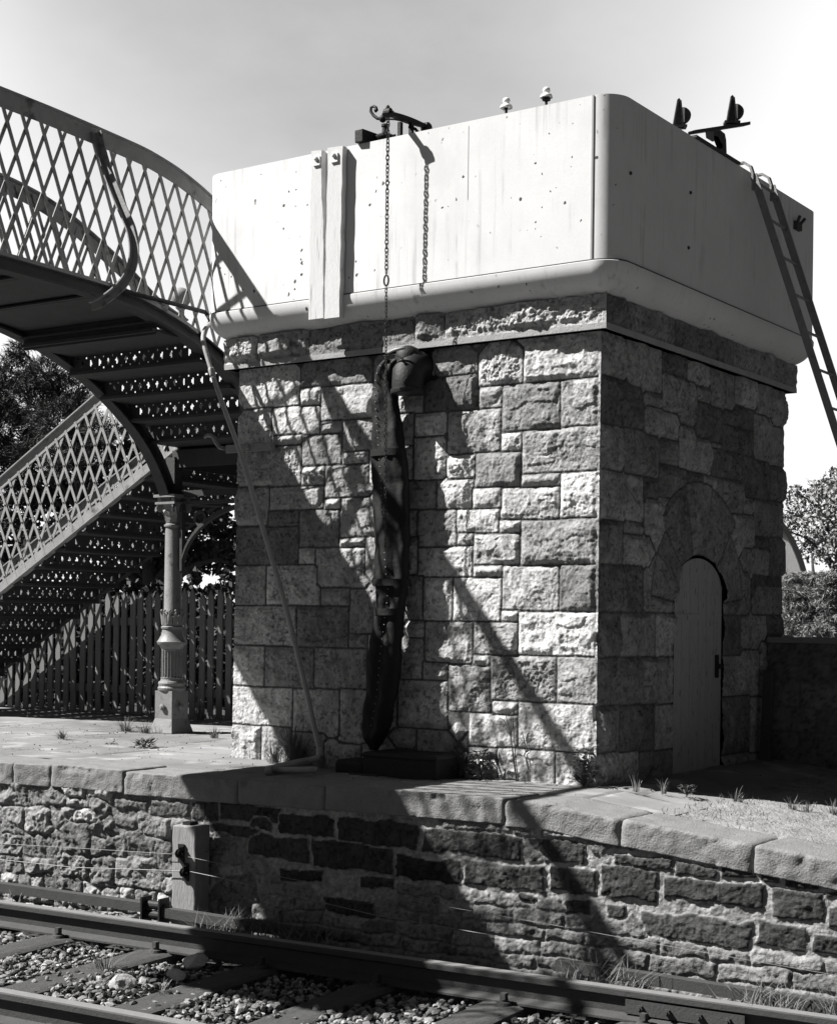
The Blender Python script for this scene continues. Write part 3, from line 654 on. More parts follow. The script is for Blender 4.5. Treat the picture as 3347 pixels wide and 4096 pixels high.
SLAB = {-2: 'timber sleeper mostly out of view at the left end of the track', -1: 'sleeper at the left edge crossing under the far rail', 0: 'weathered sleeper with pale ballast on both sides, left of the grassy one',
        1: 'sleeper with grass tufts at its edge, next to the loose pale stones', 2: 'dark sleeper in the bridge shadow behind the loose stones', 3: 'sleeper in the deep shadow under the far rail', 4: 'sleeper under the far rail where light falls between shadows',
        5: 'sleeper close to the fishplate of the far rail', 6: 'sleeper at the right edge beyond the fishplate', 7: 'last sleeper at the right end of the track'}
s0['label'] = SLAB[0]
for k in (-2, -1, 1, 2, 3, 4, 5, 6, 7):
    o = s0.location+Vector((.75*k, .75*k*kR, 0)); copy_tree(s0, o, SLAB[k], 'sleepers of the track')
# ballast: real stones between and beside the rails
bx = np.random.default_rng(3)
import itertools
def ico():
    bm = bmesh.new(); bmesh.ops.create_icosphere(bm, subdivisions=1, radius=1.0); bm.verts.ensure_lookup_table()
    V = np.array([v.co[:] for v in bm.verts]); F = np.array([[v.index for v in f.verts] for f in bm.faces]); bm.free(); return V, F
IV, IF = ico()
def pebbles(name, P, size, m, tone):
    n = len(P); nv = len(IV)
    J = 1+bx.uniform(-.30, .26, (n, nv, 1)); A = IV[None]*J*(size[:, None, None]*bx.uniform(.55, 1.25, (n, 1, 3)))
    th = bx.uniform(0, 6.28, n); ph = bx.uniform(-.6, .6, n); c, s = np.cos(th), np.sin(th); x = A[:, :, 0]*c[:, None]-A[:, :, 1]*s[:, None]; y = A[:, :, 0]*s[:, None]+A[:, :, 1]*c[:, None]; z = A[:, :, 2]*.75
    y2 = y*np.cos(ph)[:, None]-z*np.sin(ph)[:, None]; z2 = y*np.sin(ph)[:, None]+z*np.cos(ph)[:, None]
    V = np.stack([x, y2, z2], 2)+P[:, None, :]
    F = (IF[None]+np.arange(n)[:, None, None]*nv).reshape(-1, 3)
    return link(name, V.reshape(-1, 3), [F], m, None, False, attr=np.repeat(tone, nv))
n = 26000; X = bx.uniform(-3.9, 2.7, n); off = bx.uniform(-.60, 1.95, n)
P = np.stack([X, -1.838+(X+3.245)*kR, np.full(n, -.0)], 1)+nR*off[:, None]
Q = np.stack([X*1.3, off*1.3, X*0], 1)
P[:, 2] = -.985+.018*fbm(Q, 3, 81)+bx.uniform(-.012, .018, n)+.03*sstep(.25, .9, np.abs(off-.87)*-1+.9)
ph_ = ((X+2.66)/.75+.5) % 1-.5
keep = (np.abs(ph_*.75) > .15) | (bx.random(n) < .13); keep &= np.abs(off-.035) > .07; keep &= np.abs(off-1.705) > .07
keep &= (off > -.05) | (bx.random(n) < .45)
P = P[keep]; tag(pebbles('ballast', P, bx.uniform(.008, .024, len(P))*(1+.5*(bx.random(len(P)) < .06)), M_BALLAST, np.clip(bx.normal(.17, .12, len(P)), .025, .50)), 'crushed stone ballast between the rails', 'ballast', kind='stuff')
def rock(px, r, sq, label, tone, zz=-.95, seed=0):
    c = on(px[0], px[1], 2, zz); rr = np.random.default_rng(seed)
    bm = bmesh.new(); bmesh.ops.create_icosphere(bm, subdivisions=4, radius=1.0); V = np.array([v.co[:] for v in bm.verts]); F = np.array([[v.index for v in f.verts] for f in bm.faces]); bm.free()
    pl = rr.normal(size=(9, 3)); pl /= np.linalg.norm(pl, axis=1)[:, None]; k = np.ones(len(V))
    for p_ in pl: k = np.minimum(k, .74/np.maximum(V@p_, 1e-3))
    V = V*k[:, None]*(1+.10*fbm(V*3+seed, 4, seed))[:, None]*np.array(sq)*r; th = rr.uniform(0, 3); V = np.stack([V[:, 0]*math.cos(th)-V[:, 1]*math.sin(th), V[:, 0]*math.sin(th)+V[:, 1]*math.cos(th), V[:, 2]], 1)
    o = link('loose_stone', V+c+np.array([0, 0, r*sq[2]*.45]), [F], M_BALLAST, None, True, attr=np.full(len(V), tone)); return autosmooth(tag(o, label, 'stone', 'loose stones on the track'), 25)
rock((778, 3858), .10, (1.25, .8, .42), 'flat pale stone lying against the shaded sleeper', .48, -.96, 2)
rock((705, 3926), .082, (1.1, .75, .55), 'smooth rounded pale stone below the flat stone', .50, -.97, 5)
rock((492, 3965), .085, (1.0, .8, .75), 'squarish stone with a dark broken face near the near rail', .34, -.97, 9)
rock((830, 3725), .06, (1.5, .8, .5), 'small pale stone between far rail and wall', .45, -.96, 12)

# point rod, its roller stand, the signal wires and the timber post
def roff(u, v, off): return onplane(u, v, (-2.22, -1.159+0, 0)+nE*off, nE)
ROD = .20
def rodseg(a, b, label):
    m = MB(); d = (b-a)/np.linalg.norm(b-a); up = np.array([0, 0, 1.0]); sd = np.cross(d, up); sd /= np.linalg.norm(sd)
    t = thing('point_rod', label, 'rod', tuple((a+b)/2-np.array([0, 0, .06])), 'point rods along the wall')
    m.bar(a-up*.006, b-up*.006, sd, .065, up, .010); m.bar(a-up*.034+sd*.028, b-up*.034+sd*.028, sd, .010, up, .050); m.bar(a-up*.034-sd*.028, b-up*.034-sd*.028, sd, .010, up, .050)
    m.build('channel', M_RAIL, t); return t
rodseg(roff(-900, 3405, ROD), roff(585, 3609, ROD), 'channel point rod running from the left edge to the roller stand')
rodseg(roff(660, 3628, ROD), roff(1290, 3725, ROD), 'shadowed point rod right of the roller stand')
rodseg(roff(2230, 3835, ROD), roff(3700, 4062, ROD), 'sunlit point rod along the foot of the dark block wall')
st = roff(620, 3640, ROD); stand = thing('roller_stand', 'black iron roller stand carrying the point rod beside the timber post', 'roller stand', tuple(st-np.array([0, 0, .20])))
m = MB()
for s_ in (-1, 1): m.obox(st+eE*.07*s_+np.array([0, 0, -.07]), eE*.006, nE*.05, (0, 0, .15))
m.obox(st+np.array([0, 0, -.205]), eE*.11, nE*.08, (0, 0, .012)); m.build('frame', M_BLACK, stand)
for z_ in (.03, -.03, -.10):
    m = MB(); m.lathe(st+np.array([0, 0, z_])-eE*.085, [(.018, 0), (.018, .012), (.028, .014), (.028, .156), (.018, .158), (.018, .17)], 12, axis=eE); m.build('roller', M_BLACK, stand)
PO = .175
p0, p1 = roff(690, 3300, PO), roff(782, 3300, PO); pz0 = -1.02
post = thing('timber_post', 'square bleached timber post standing against the platform wall', 'post', ((p0[0]+p1[0])/2, p0[1]+.07, pz0))
m = MB(); nzp = 26; V = []
for i in range(nzp+1):
    t = i/nzp; zc = pz0+(p0[2]-pz0)*t
    for (s_, dpt) in ((0, 0), (1, 0), (1, .15), (0, .15)):
        b_ = (p0 if s_ == 0 else p1).copy(); b_[2] = zc; b_ = b_-nE*dpt+np.array([.003*math.sin(i*1.3+s_*2), 0, 0]); V.append(b_)
m.add(V, [(4*i+k, 4*i+(k+1) % 4, 4*(i+1)+(k+1) % 4, 4*(i+1)+k) for i in range(nzp) for k in range(4)]+[(3, 2, 1, 0), (4*nzp, 4*nzp+1, 4*nzp+2, 4*nzp+3)])
bevel(m.build('timber', M_POST, post), .008, 2)
m = MB(); c_ = (p0+p1)/2; m.obox(np.array([c_[0]-.02, c_[1]+.08, p0[2]+.0])-np.array([0, 0, .03]), eE*.03, nE*.04, (0, 0, .05)); m.build('top_block', M_BLACK, post)
for (u, v), nm in (((717, 3414), 'upper'), ((735, 3490), 'lower')):
    c_ = roff(u, v, PO+.03); m = MB(); m.lathe(c_-eE*.012, [(.026, 0), (.028, .004), (.018, .012), (.028, .020), (.026, .024)], 16, axis=eE); m.lathe(c_-eE*.03, [(.008, 0), (.008, .06)], 8, axis=eE)
    m.obox(c_-nE*.022, eE*.022, nE*.006, (0, 0, .055)); m.obox(c_+np.array([0, 0, .03])+eE*.018, eE*.003, nE*.028, (0, 0, .012)); m.build('wire_pulley', M_BLACK, post)
def wire(pts, label, r=.0016, off=.20):
    P = np.array([roff(u, v, off) for u, v in pts]); ts = np.linspace(0, 1, len(P)); tt = np.linspace(0, 1, 60)
    Q = np.stack([np.interp(tt, ts, P[:, k]) for k in range(3)], 1); m = MB(); m.tube(Q, r, 5); return tag(m.build('signal_wire', M_WIRE, None, True), label, 'wire', 'signal wires')
wire([(-900, 3310), (0, 3374), (350, 3395), (700, 3417)], 'upper signal wire from the left edge to the post')
wire([(720, 3420), (1150, 3513), (1700, 3612), (2200, 3698), (2700, 3790), (3347, 3902), (3700, 3962)], 'long pale signal wire crossing the wall from the post to the right edge')
wire([(-900, 3330), (0, 3438), (300, 3470), (740, 3484)], 'lower rusty signal wire from the left edge to the post', .0026)
wire([(760, 3486), (900, 3515), (1110, 3568), (1500, 3660), (1950, 3738)], 'lower signal wire drooping into the bridge shadow right of the post', .0026)

# ------------------------------------------------------------------ footbridge
kB = .03; aB = np.array([kB, -1, 0])/math.hypot(1, kB); lB = np.array([1, kB, 0])/math.hypot(1, kB); B0 = np.array([-4.94, 1.44, 0.0]); BW = 1.40
def BP(s, w, z): return B0+aB*s+lB*w+np.array([0, 0, z])
rs = np.array([0, .091, .274, .491, .766, 1.127, 1.5, 1.93, 2.17, 2.8, 3.5, 8]); rz = np.array([1.80, 1.994, 2.313, 2.535, 2.734, 2.935, 3.075, 3.170, 3.198, 3.213, 3.222, 3.222])
hs = np.array([-1.5, -.15, .208, .577, .986, 1.28, 1.57, 1.9, 2.41, 2.8, 3.3, 8]); hz_ = np.array([3.58, 3.58, 3.688, 3.895, 4.085, 4.205, 4.288, 4.340, 4.362, 4.375, 4.382, 4.385])
def smooth_curve(xs, ys):
    xx = np.linspace(xs[0], xs[-1], 900); yy_ = np.interp(xx, xs, ys); kk = np.hanning(41); kk /= kk.sum()
    yp = np.convolve(np.pad(yy_, 20, mode='reflect', reflect_type='odd'), kk, 'valid'); return lambda t: np.interp(t, xx, yp)
zrib = smooth_curve(rs, rz); zrail = smooth_curve(hs, hz_)
zlow = lambda s: np.maximum(zrib(s)+.09, 2.42*np.ones_like(np.asarray(s, float)))
SEND = 6.2
bridge = thing('footbridge', 'arched iron lattice footbridge with stairs, beside the water tower', 'footbridge', tuple(BP(0, BW/2, 0)))
def ribbon(m, pts, a, b):
    """sweep a rectangle with half vectors a, b along pts"""
    P = np.asarray(pts, float); V = []
    a = np.broadcast_to(a, P.shape); b = np.broadcast_to(b, P.shape)
    for i in range(len(P)): V += [P[i]-a[i]-b[i], P[i]+a[i]-b[i], P[i]+a[i]+b[i], P[i]-a[i]+b[i]]
    n = len(P); return m.add(V, [(4*i+k, 4*i+(k+1) % 4, 4*(i+1)+(k+1) % 4, 4*(i+1)+k) for i in range(n-1) for k in range(4)]+[(3, 2, 1, 0), (4*n-4, 4*n-3, 4*n-2, 4*n-1)])
def lattice(m, PF, t0, t1, lo, hi, nrm, pitch=.160, slope=.42, w=.028, th=.007, ph=0.0):
    for sg in (-1, 1):
        x0 = t0-3
        while x0 < t1+3:
            zz_ = np.linspace(1.0, 5.0, 900) if hi(np.array([t0]))[0] > 3 or True else None
            zz_ = np.linspace(-.2, 4.6, 900); tt = x0+ph+sg*slope*zz_; ok = (tt > t0) & (tt < t1); ok[ok] = (zz_[ok] > lo(tt[ok])) & (zz_[ok] < hi(tt[ok]))
            ii = np.where(ok)[0]
            if len(ii) > 6:
                a, b = PF(tt[ii[0]], zz_[ii[0]]), PF(tt[ii[-1]], zz_[ii[-1]])
                o_ = nrm*sg*.0045; d = (b-a)/np.linalg.norm(b-a); wd = np.cross(d, nrm)
                m.bar(a+o_, b+o_, wd, w, nrm, th)
            x0 += pitch
    return m
SS = np.linspace(-.02, SEND, 90)
def arch_frame(s): d = np.array([1.0, (zrib(s+.01)-zrib(s-.01))/.02]); d /= np.linalg.norm(d); return aB*d[0]+np.array([0, 0, d[1]]), -aB*d[1]+np.array([0, 0, d[0]])
for w_, nm in ((0.0, 'far'), (BW, 'near')):
    m = MB(); S2 = np.concatenate([np.linspace(.01, .6, 24), np.linspace(.65, SEND, 60)])
    fr_ = [arch_frame(s) for s in S2]; up = np.array([f_[1] for f_ in fr_])
    base = np.array([BP(s, w_, float(zrib(s))) for s in S2])
    ribbon(m, base+up*.008, lB*.055, up*.008); ribbon(m, base+up*.060, lB*.010, up*.045); ribbon(m, base+up*.110, lB*.045, up*.006)
    autosmooth(m.build('arch_rib', M_RIB, bridge), 40)
    m = MB(); lattice(m, lambda t, z, w_=w_: BP(t, w_, z), -.1, SEND, lambda t: zlow(t)+.01, lambda t: zrail(t)-.02, lB, ph=.03 if w_ else .08)
    m.build('lattice_panel', M_IRON, bridge)
    m = MB(); S3 = np.linspace(-.12, SEND, 90); pr = np.array([BP(s, w_, float(zrail(s))) for s in S3])
    ribbon(m, pr-np.array([0, 0, .055])+lB*.012*(1 if w_ else -1), lB*.005, np.array([0, 0, .055])); ribbon(m, pr+np.array([0, 0, .006]), lB*.036, np.array([0, 0, .007]))
    autosmooth(m.build('handrail', M_IRON, bridge), 40)
# web filling between the rib and the treads where the arch dives to the column
ZD = lambda s: zrail(s)-1.10
def riser(m, a, b, z0, z1, thick, nrm, rows=2):
    """perforated riser plate from a to b (base points), holes as quatrefoils with triangles between"""
    Lr = np.linalg.norm(b-a); d = (b-a)/Lr; nx, nz = int(Lr/.0118), max(6, int((z1-z0)/.0118)); xs = np.linspace(0, Lr, nx+1); zs_ = np.linspace(z0, z1, nz+1)
    X, Z = np.meshgrid((xs[1:]+xs[:-1])/2, (zs_[1:]+zs_[:-1])/2); zc = (z0+z1)/2-.004; cw = .094
    fx = (X/cw) % 1-.5; gx_ = ((X/cw+.5) % 1)-.5; zz_ = Z-zc
    hole = (np.abs(fx)*cw+np.abs(zz_)*.62 < .0165)
    hole |= (np.abs(fx)*cw < .006) & (np.abs(zz_) < .024)
    hole |= (np.abs(gx_)*cw+(np.abs(zz_)-.036)*.9 < .0125) & (np.abs(zz_) > .036)
    hole &= (X > .06) & (X < Lr-.06)
    V = np.array([a+d*x+np.array([0, 0, z]) for z in zs_ for x in xs]); idx = np.arange(len(V)).reshape(nz+1, nx+1)
    F = np.stack([idx[:-1, :-1], idx[:-1, 1:], idx[1:, 1:], idx[1:, :-1]], -1)[~hole]
    return m.add(V, [tuple(f) for f in F])
lev = np.arange(2.50, 3.12, .148); ss_ = np.linspace(-.3, 2.6, 2000); zd_ = ZD(ss_); sl = [float(np.interp(z, zd_, ss_)) for z in lev]
for i in range(len(sl)):
    m = MB(); s1 = sl[i]; s2 = sl[i+1] if i+1 < len(sl) else s1+.5
    z1 = lev[i]
    m.obox((BP(s1, BW/2, z1+.0)+BP(s2, BW/2, z1+.0))/2+np.array([0, 0, -.012]), lB*(BW/2-.012), aB*((s2-s1)/2+.02), (0, 0, .012))
    riser(m, BP(s1, .012, 0), BP(s1, BW-.012, 0), z1-.150, z1-.012, .006, aB)
    m.build('step', M_RIB, bridge)
# deck plates and cross beams of the level part
m = MB(); sd = np.linspace(sl[-1]+.48, SEND, 30); ribbon(m, [BP(s, BW/2, float(ZD(s))-.02) for s in sd], lB*(BW/2-.012), np.array([0, 0, .010])); m.obox(BP(sd[0]-.0, BW/2, (lev[-1]+float(ZD(sd[0])))/2-.02), lB*(BW/2-.012), aB*.006, (0, 0, (float(ZD(sd[0]))-lev[-1])/2+.02)); m.build('deck', M_RIB, bridge)
for i, s in enumerate(np.arange(1.75, SEND, .62)):
    m = MB(); zc = float(zrib(s)); m.obox(BP(s, BW/2, zc+.05), lB*(BW/2-.02), aB*.006, (0, 0, .05)); m.obox(BP(s, BW/2, zc+.008), lB*(BW/2-.02), aB*.04, (0, 0, .006)); m.build('cross_beam', M_RIB, bridge)
m = MB(); s_edge = np.linspace(1.35, SEND, 40)
ribbon(m, [BP(s, BW+.02, float(zrib(s))+.105) for s in s_edge], lB*.03, np.array([0, 0, .012])); m.build('deck_edge', M_IRON, bridge)
# scrolled outrigger stays that hold the parapets upright
def stay(w_, sgn, s):
    q_ = [(672, 400), (700, 520), (735, 650), (790, 800), (865, 980), (922, 1100), (940, 1250), (905, 1390), (820, 1490), (700, 1575), (640, 1590)]
    pl = [onplane(x*.576, 300+y*.576, BP(s, 0, 0), aB) for x, y in q_]
    pts = [(float(np.dot(p-B0, lB))-BW, p[2]) for p in pl]
    x0 = pts[0][0]; zt = pts[0][1]; pts = [(x-x0, z+float(zrail(s))-.03-zt) for x, z in pts]
    tt = np.linspace(0, 1, len(pts)); tn = np.linspace(0, 1, 40); xs = np.interp(tn, tt, [p[0] for p in pts]); zs_ = np.interp(tn, tt, [p[1] for p in pts])
    kk = np.array([1, 2, 3, 2, 1])/9; xs2 = np.convolve(np.pad(xs, 2, 'edge'), kk, 'valid'); zs2 = np.convolve(np.pad(zs_, 2, 'edge'), kk, 'valid')
    P = np.array([BP(s, w_+sgn*(.03+x), z) for x, z in zip(xs2, zs2)]); T = np.gradient(P, axis=0); T /= np.linalg.norm(T, axis=1)[:, None]; Nn = np.cross(T, aB)
    m = MB(); ribbon(m, P, aB*.036, Nn*.005); ribbon(m, P+Nn*sgn*-.028, aB*.004, Nn*.026)
    return autosmooth(m.build('stay', M_IRON, bridge), 40)
stay(BW, 1, 2.41); stay(0, -1, 2.41); stay(BW, 1, 5.0)
# water pipe carried along the bridge to the tank
m = MB(); m.tube([edge for edge in [BP(2.26, BW+.06, 3.285), BP(1.3, BW+.07, 3.28), on(841, 1279, 1, .1)]], .017, 8); m.build('service_pipe', M_RIB, bridge, True)
# landing behind the columns
LB = -1.45
m = MB(); m.obox(BP(LB/2, BW/2, 2.445), lB*BW/2, aB*(-LB/2), (0, 0, .012)); 
for w_ in (0.0, BW): m.obox(BP(LB/2, w_, 2.37), lB*.008, aB*(-LB/2), (0, 0, .075))
for s in (0.02, LB): m.obox(BP(s, BW/2, 2.37), lB*BW/2, aB*.008, (0, 0, .075))
m.build('landing', M_RIB, bridge)
m = MB(); lattice(m, lambda t, z: BP(t, BW, z), LB, -.1, lambda t: 2.46+0*t, lambda t: 3.55+0*t, lB); lattice(m, lambda t, z: BP(LB, t, z), 0, BW, lambda t: 2.46+0*t, lambda t: 3.55+0*t, aB)
m.build('landing_lattice', M_IRON, bridge)
m = MB(); ribbon(m, [BP(-.1, BW, 3.56), BP(LB, BW, 3.56)], lB*.03, np.array([0, 0, .03])); ribbon(m, [BP(LB, BW, 3.56), BP(LB, 0, 3.56)], aB*.03, np.array([0, 0, .03])); m.build('landing_rail', M_IRON, bridge)
m = MB(); c_ = BP(-.06, 0.0, 0)
m.lathe(c_, [(.045, 2.45), (.045, 2.55), (.03, 2.6), (.028, 3.45), (.05, 3.50), (.055, 3.60), (.030, 3.64), (.030, 3.68), (.05, 3.70)], 14); m.ball(c_+np.array([0, 0, 3.79]), .088, 12); autosmooth(m.build('newel_post', M_IRON, bridge), 40)
# the flight down along the platform
F0 = BP(-.10, -.03, 0); fW = 1.30; fD = -lB
def FP(t, d, z): return F0+fD*t-aB*d+np.array([0, 0, z])
zs_f = lambda t: 2.475-.565*np.asarray(t, float)
FT = 4.15
for d, nm in ((0, 'n'), (fW, 'f')):
    m = MB(); pts = [FP(t, d, float(zs_f(t))) for t in (-.02, FT)]; upv = np.array([0, 0, 1.0])
    ribbon(m, [p+upv*.055 for p in pts], aB*.006, upv*.055); ribbon(m, [p+upv*.004 for p in pts], aB*.035, upv*.005); m.build('stringer', M_IRON if d == 0 else M_RIB, bridge)  # far stringer gets the darker iron, its shade put into the colour
    m = MB(); lattice(m, lambda t, z, d=d: FP(t, d, z), 0, FT, lambda t: zs_f(t)+.02, lambda t: zs_f(t)+1.06, aB, pitch=.157, slope=.46, ph=.02+.05*(d > 0)); m.build('lattice_panel', M_IRON, bridge)
    m = MB(); pr = [FP(t, d, float(zs_f(t))+1.115) for t in (-.02, FT)]
    ribbon(m, [p-upv*.055 for p in pr], aB*.005, upv*.055); ribbon(m, pr, aB*.034, upv*.007); m.build('handrail', M_IRON, bridge)
def crossings():
    x0s = np.arange(-3, FT+3, .157)+.02
    for xa in x0s:
        for xb in x0s:
            z = (xb-xa)/(2*.46); t_ = xa+.46*z
            if 0.03 < t_ < FT-.05 and float(zs_f(t_))+.10 < z < float(zs_f(t_))+1.0: yield t_, z
m = MB()
for t_, z in crossings(): m.lathe(FP(t_, 0, z)+aB*.008, [(.010, 0), (.008, .006)], 6, axis=aB)
m.build('lattice_rivets', M_RIB, bridge)
nst = 14
for i in range(nst):
    t1 = .02+i*.278; z1 = 2.55-.157*i; m = MB()
    m.obox(FP(t1+.139, fW/2, z1-.155+.0), fD*.150, aB*(fW/2-.01), (0, 0, .012)); riser(m, FP(t1, .01, 0), FP(t1, fW-.01, 0), z1-.143, z1+.002, .006, fD)
    m.build('step', M_RIB, bridge)
# columns: fluted pedestal, plain shaft, leafy capital
def column(pos, name='column'):
    P = np.asarray(pos, float); t = MB()
    t.lathe(P, [(.078, 1.02), (.080, 1.05), (.076, 1.06), (.072, 1.75), (.066, 1.78)], 28); sh = t.build('column', M_COLUMN, bridge); autosmooth(sh, 40)
    b = MB(); hw = .13
    b.add([P+np.array([sx_*(.135 if z_ < .1 else .10), sy_*(.135 if z_ < .1 else .10), z_]) for z_ in (0, .12, .36) for sx_, sy_ in ((-1, -1), (1, -1), (1, 1), (-1, 1))],
          [(k, (k+1) % 4, 4+(k+1) % 4, 4+k) for k in range(4)]+[(4+k, 4+(k+1) % 4, 8+(k+1) % 4, 8+k) for k in range(4)]+[(8, 9, 10, 11)])
    for (dx_, dy_) in ((0, -1), (1, 0)):
        b.lathe(P+np.array([dx_*.112, dy_*.112, .22]), [(.030, 0), (.028, .012), (.016, .016), (.012, .022)], 14, axis=(dx_, dy_, 0))
    b.lathe(P, [(.10, .355), (.118, .365), (.122, .385), (.112, .40), (.118, .425), (.112, .44), (.10, .445), (.095, .46), (.098, .475)], 28)
    bevel(b.build('pedestal', M_COLUMN, sh), .006, 2)
    fl_ = MB(); n = 40; V = []
    for z_ in (.47, .49, .70, .72):
        for k in range(n*2):
            a = math.pi*k/n; r = .093 if (k % 4 in (0, 1)) or z_ in (.47, .72) else .080; V.append(P+np.array([r*math.cos(a), r*math.sin(a), z_]))
    nn = 2*n; fl_.add(V, [(i*nn+k, i*nn+(k+1) % nn, (i+1)*nn+(k+1) % nn, (i+1)*nn+k) for i in range(3) for k in range(nn)]); fl_.build('fluted_drum', M_COLUMN, sh)
    fl2 = MB(); fl2.lathe(P, [(.085, .71), (.10, .735), (.108, .75), (.128, .765), (.133, .785), (.120, .80), (.098, .84), (.088, .88), (.086, .895), (.096, .90), (.098, .915), (.086, .925), (.084, .94)], 32)
    for k in range(12):
        a = 2*math.pi*k/12; fl2.prism([P+np.array([.080*math.cos(a+da)*kr, .080*math.sin(a+da)*kr, z_]) for da, z_, kr in ((-.22, .93, 1.05), (.22, .93, 1.05), (.26, 1.0, 1.10), (.0, 1.045, 1.28), (-.26, 1.0, 1.10))], np.array([math.cos(a), math.sin(a), 0])*.010)
        fl2.ball(P+np.array([.096*math.cos(a), .096*math.sin(a), 1.055]), .011, 6)
    autosmooth(fl2.build('collar', M_COLUMN, sh), 40)
    c = MB(); c.lathe(P, [(.066, 1.775), (.082, 1.785), (.082, 1.80), (.066, 1.81), (.068, 1.86), (.085, 1.93), (.10, 1.975)], 24)
    for k in range(4):
        a = math.pi/4+k*math.pi/2; d = np.array([math.cos(a), math.sin(a), 0])
        c.lathe(P+d*.115+np.array([0, 0, 1.945])-np.cross(d, [0, 0, 1])*.02, [(.034, 0), (.036, .008), (.020, .02), (.036, .032), (.034, .04)], 14, axis=np.cross(d, [0, 0, 1]))
    for k in range(8):
        a = k*math.pi/4; d = np.array([math.cos(a), math.sin(a), 0]); e = np.cross(d, [0, 0, 1])
        c.add([P+d*.068+e*.022+np.array([0, 0, 1.82]), P+d*.068-e*.022+np.array([0, 0, 1.82]), P+d*.085-e*.028+np.array([0, 0, 1.88]), P+d*.085+e*.028+np.array([0, 0, 1.88]), P+d*.118-e*.016+np.array([0, 0, 1.925]), P+d*.118+e*.016+np.array([0, 0, 1.925]), P+d*.128+np.array([0, 0, 1.90])],
              [(0, 1, 2, 3), (3, 2, 4, 5), (5, 4, 6)])
    c.obox(P+np.array([0, 0, 1.985]), (.115, 0, 0), (0, .115, 0), (0, 0, .010)); c.obox(P+np.array([0, 0, 2.015]), (.098, 0, 0), (0, .098, 0), (0, 0, .022)); c.obox(P+np.array([0, 0, 2.047]), (.125, 0, 0), (0, .125, 0), (0, 0, .012))
    c.build('capital', M_COLUMN, sh)
    bl = MB(); bl.obox(P+np.array([0, 0, 2.22]), (.05, 0, 0), (0, .05, 0), (0, 0, .165)); bl.build('bearing_block', M_RIB, sh)
    return sh
col1 = column((-4.94, 1.44, 0))
def dup_part(o, d, parent=None):
    c = o.copy(); COL.objects.link(c); c.location = o.location+Vector(d)
    for ch in o.children:
        c2 = ch.copy(); COL.objects.link(c2); c2.parent = c
    return c
for s, w_ in ((0, BW-.02), (LB+.05, 0.02), (LB+.05, BW-.02)): dup_part(col1, tuple(BP(s, w_, 0)-B0))
# bracket girder tying the column to the tower
m = MB(); a_ = BP(0, .08, 2.02); b_ = np.array([XL-.02, a_[1]+.2, 2.02]); dG = (b_-a_)/np.linalg.norm(b_-a_); lg = np.linalg.norm(b_-a_)
nG = np.cross(dG, [0, 0, 1.0]); m.bar(a_+np.array([0, 0, .05]), b_+np.array([0, 0, .05]), (0, 0, 1), .05, nG, .04); m.bar(a_-np.array([0, 0, .03]), b_-np.array([0, 0, .03]), (0, 0, 1), .03, nG, .05)
arcp = [a_+dG*(.02+.75*(1-math.cos(t)))+np.array([0, 0, -.62+.56*math.sin(t)]) for t in np.linspace(0, math.pi/2, 18)]; ribbon(m, arcp, nG*.025, np.array([0, 0, .018]))
m.lathe(a_+dG*.22+np.array([0, 0, -.17])-nG*.02, [(.07, 0), (.07, .04), (.045, .04), (.045, 0)], 18, axis=nG, caps=False); m.bar(a_+dG*.02, a_+dG*.02-np.array([0, 0, .62]), dG, .03, nG, .05)
autosmooth(m.build('bracket_girder', M_RIB, bridge), 40)
# ------------------------------------------------------------------ crane gear on the tank, chain and leather hose
jib = thing('chain_jib', 'black iron lever jib on the tank rim that carries the hanging chain', 'jib', (-1.35, -.05, 4.15))
jt, jp = on(1552, 452, 1, -.345), on(1705, 507, 1, .16); dj = (jp-jt)/np.linalg.norm(jp-jt); sj = np.cross(dj, [0, 0, 1.0]); sj /= np.linalg.norm(sj); uj = np.cross(sj, dj)
m = MB(); n = 14
V = []
for i in range(n+1):
    t = i/n; c = jt+(jp-jt)*t; hh = .011+.009*math.sin(math.pi*min(1, t*1.05)); V += [c-sj*.014-uj*hh, c+sj*.014-uj*hh, c+sj*.014+uj*hh, c-sj*.014+uj*hh]
m.add(V, [(4*i+k, 4*i+(k+1) % 4, 4*(i+1)+(k+1) % 4, 4*(i+1)+k) for i in range(n) for k in range(4)]+[(3, 2, 1, 0), (4*n, 4*n+1, 4*n+2, 4*n+3)])
m.lathe(jt-sj*.022, [(.030, 0), (.030, .044)], 14, axis=sj); m.lathe(jt-sj*.04, [(.010, 0), (.010, .08)], 8, axis=sj); m.ball(jt+uj*.032, .014, 6, 1.4)
m.build('lever', M_BLACK, jib)
m = MB(); m.lathe(jp-sj*.03-uj*.01, [(.028, 0), (.038, .01), (.038, .05), (.028, .06)], 16, axis=sj); autosmooth(m.build('pivot_boss', M_BLACK, jib), 40)
pm = jt+(jp-jt)*.47
for k, (o1, wd) in enumerate(((-.028, .018), (.022, .018))):
    m = MB(); c = pm+dj*o1*1.3; m.box((c[0]+o1-.012, c[1]-.014, TZ1-.03), (c[0]+o1+.012, c[1]+.014, c[2]-.02)); m.build('upright', M_BLACK, jib)
m = MB(); cc0 = pm+sj*.0+np.array([.02, 0, -.05]); m.tube([cc0+np.array([.0, .0, .0]), cc0+np.array([.045, .01, -.02]), cc0+np.array([.075, .02, -.06]), cc0+np.array([.09, .03, -.13])], .010, 8); m.build('curved_brace', M_BLACK, jib, True)

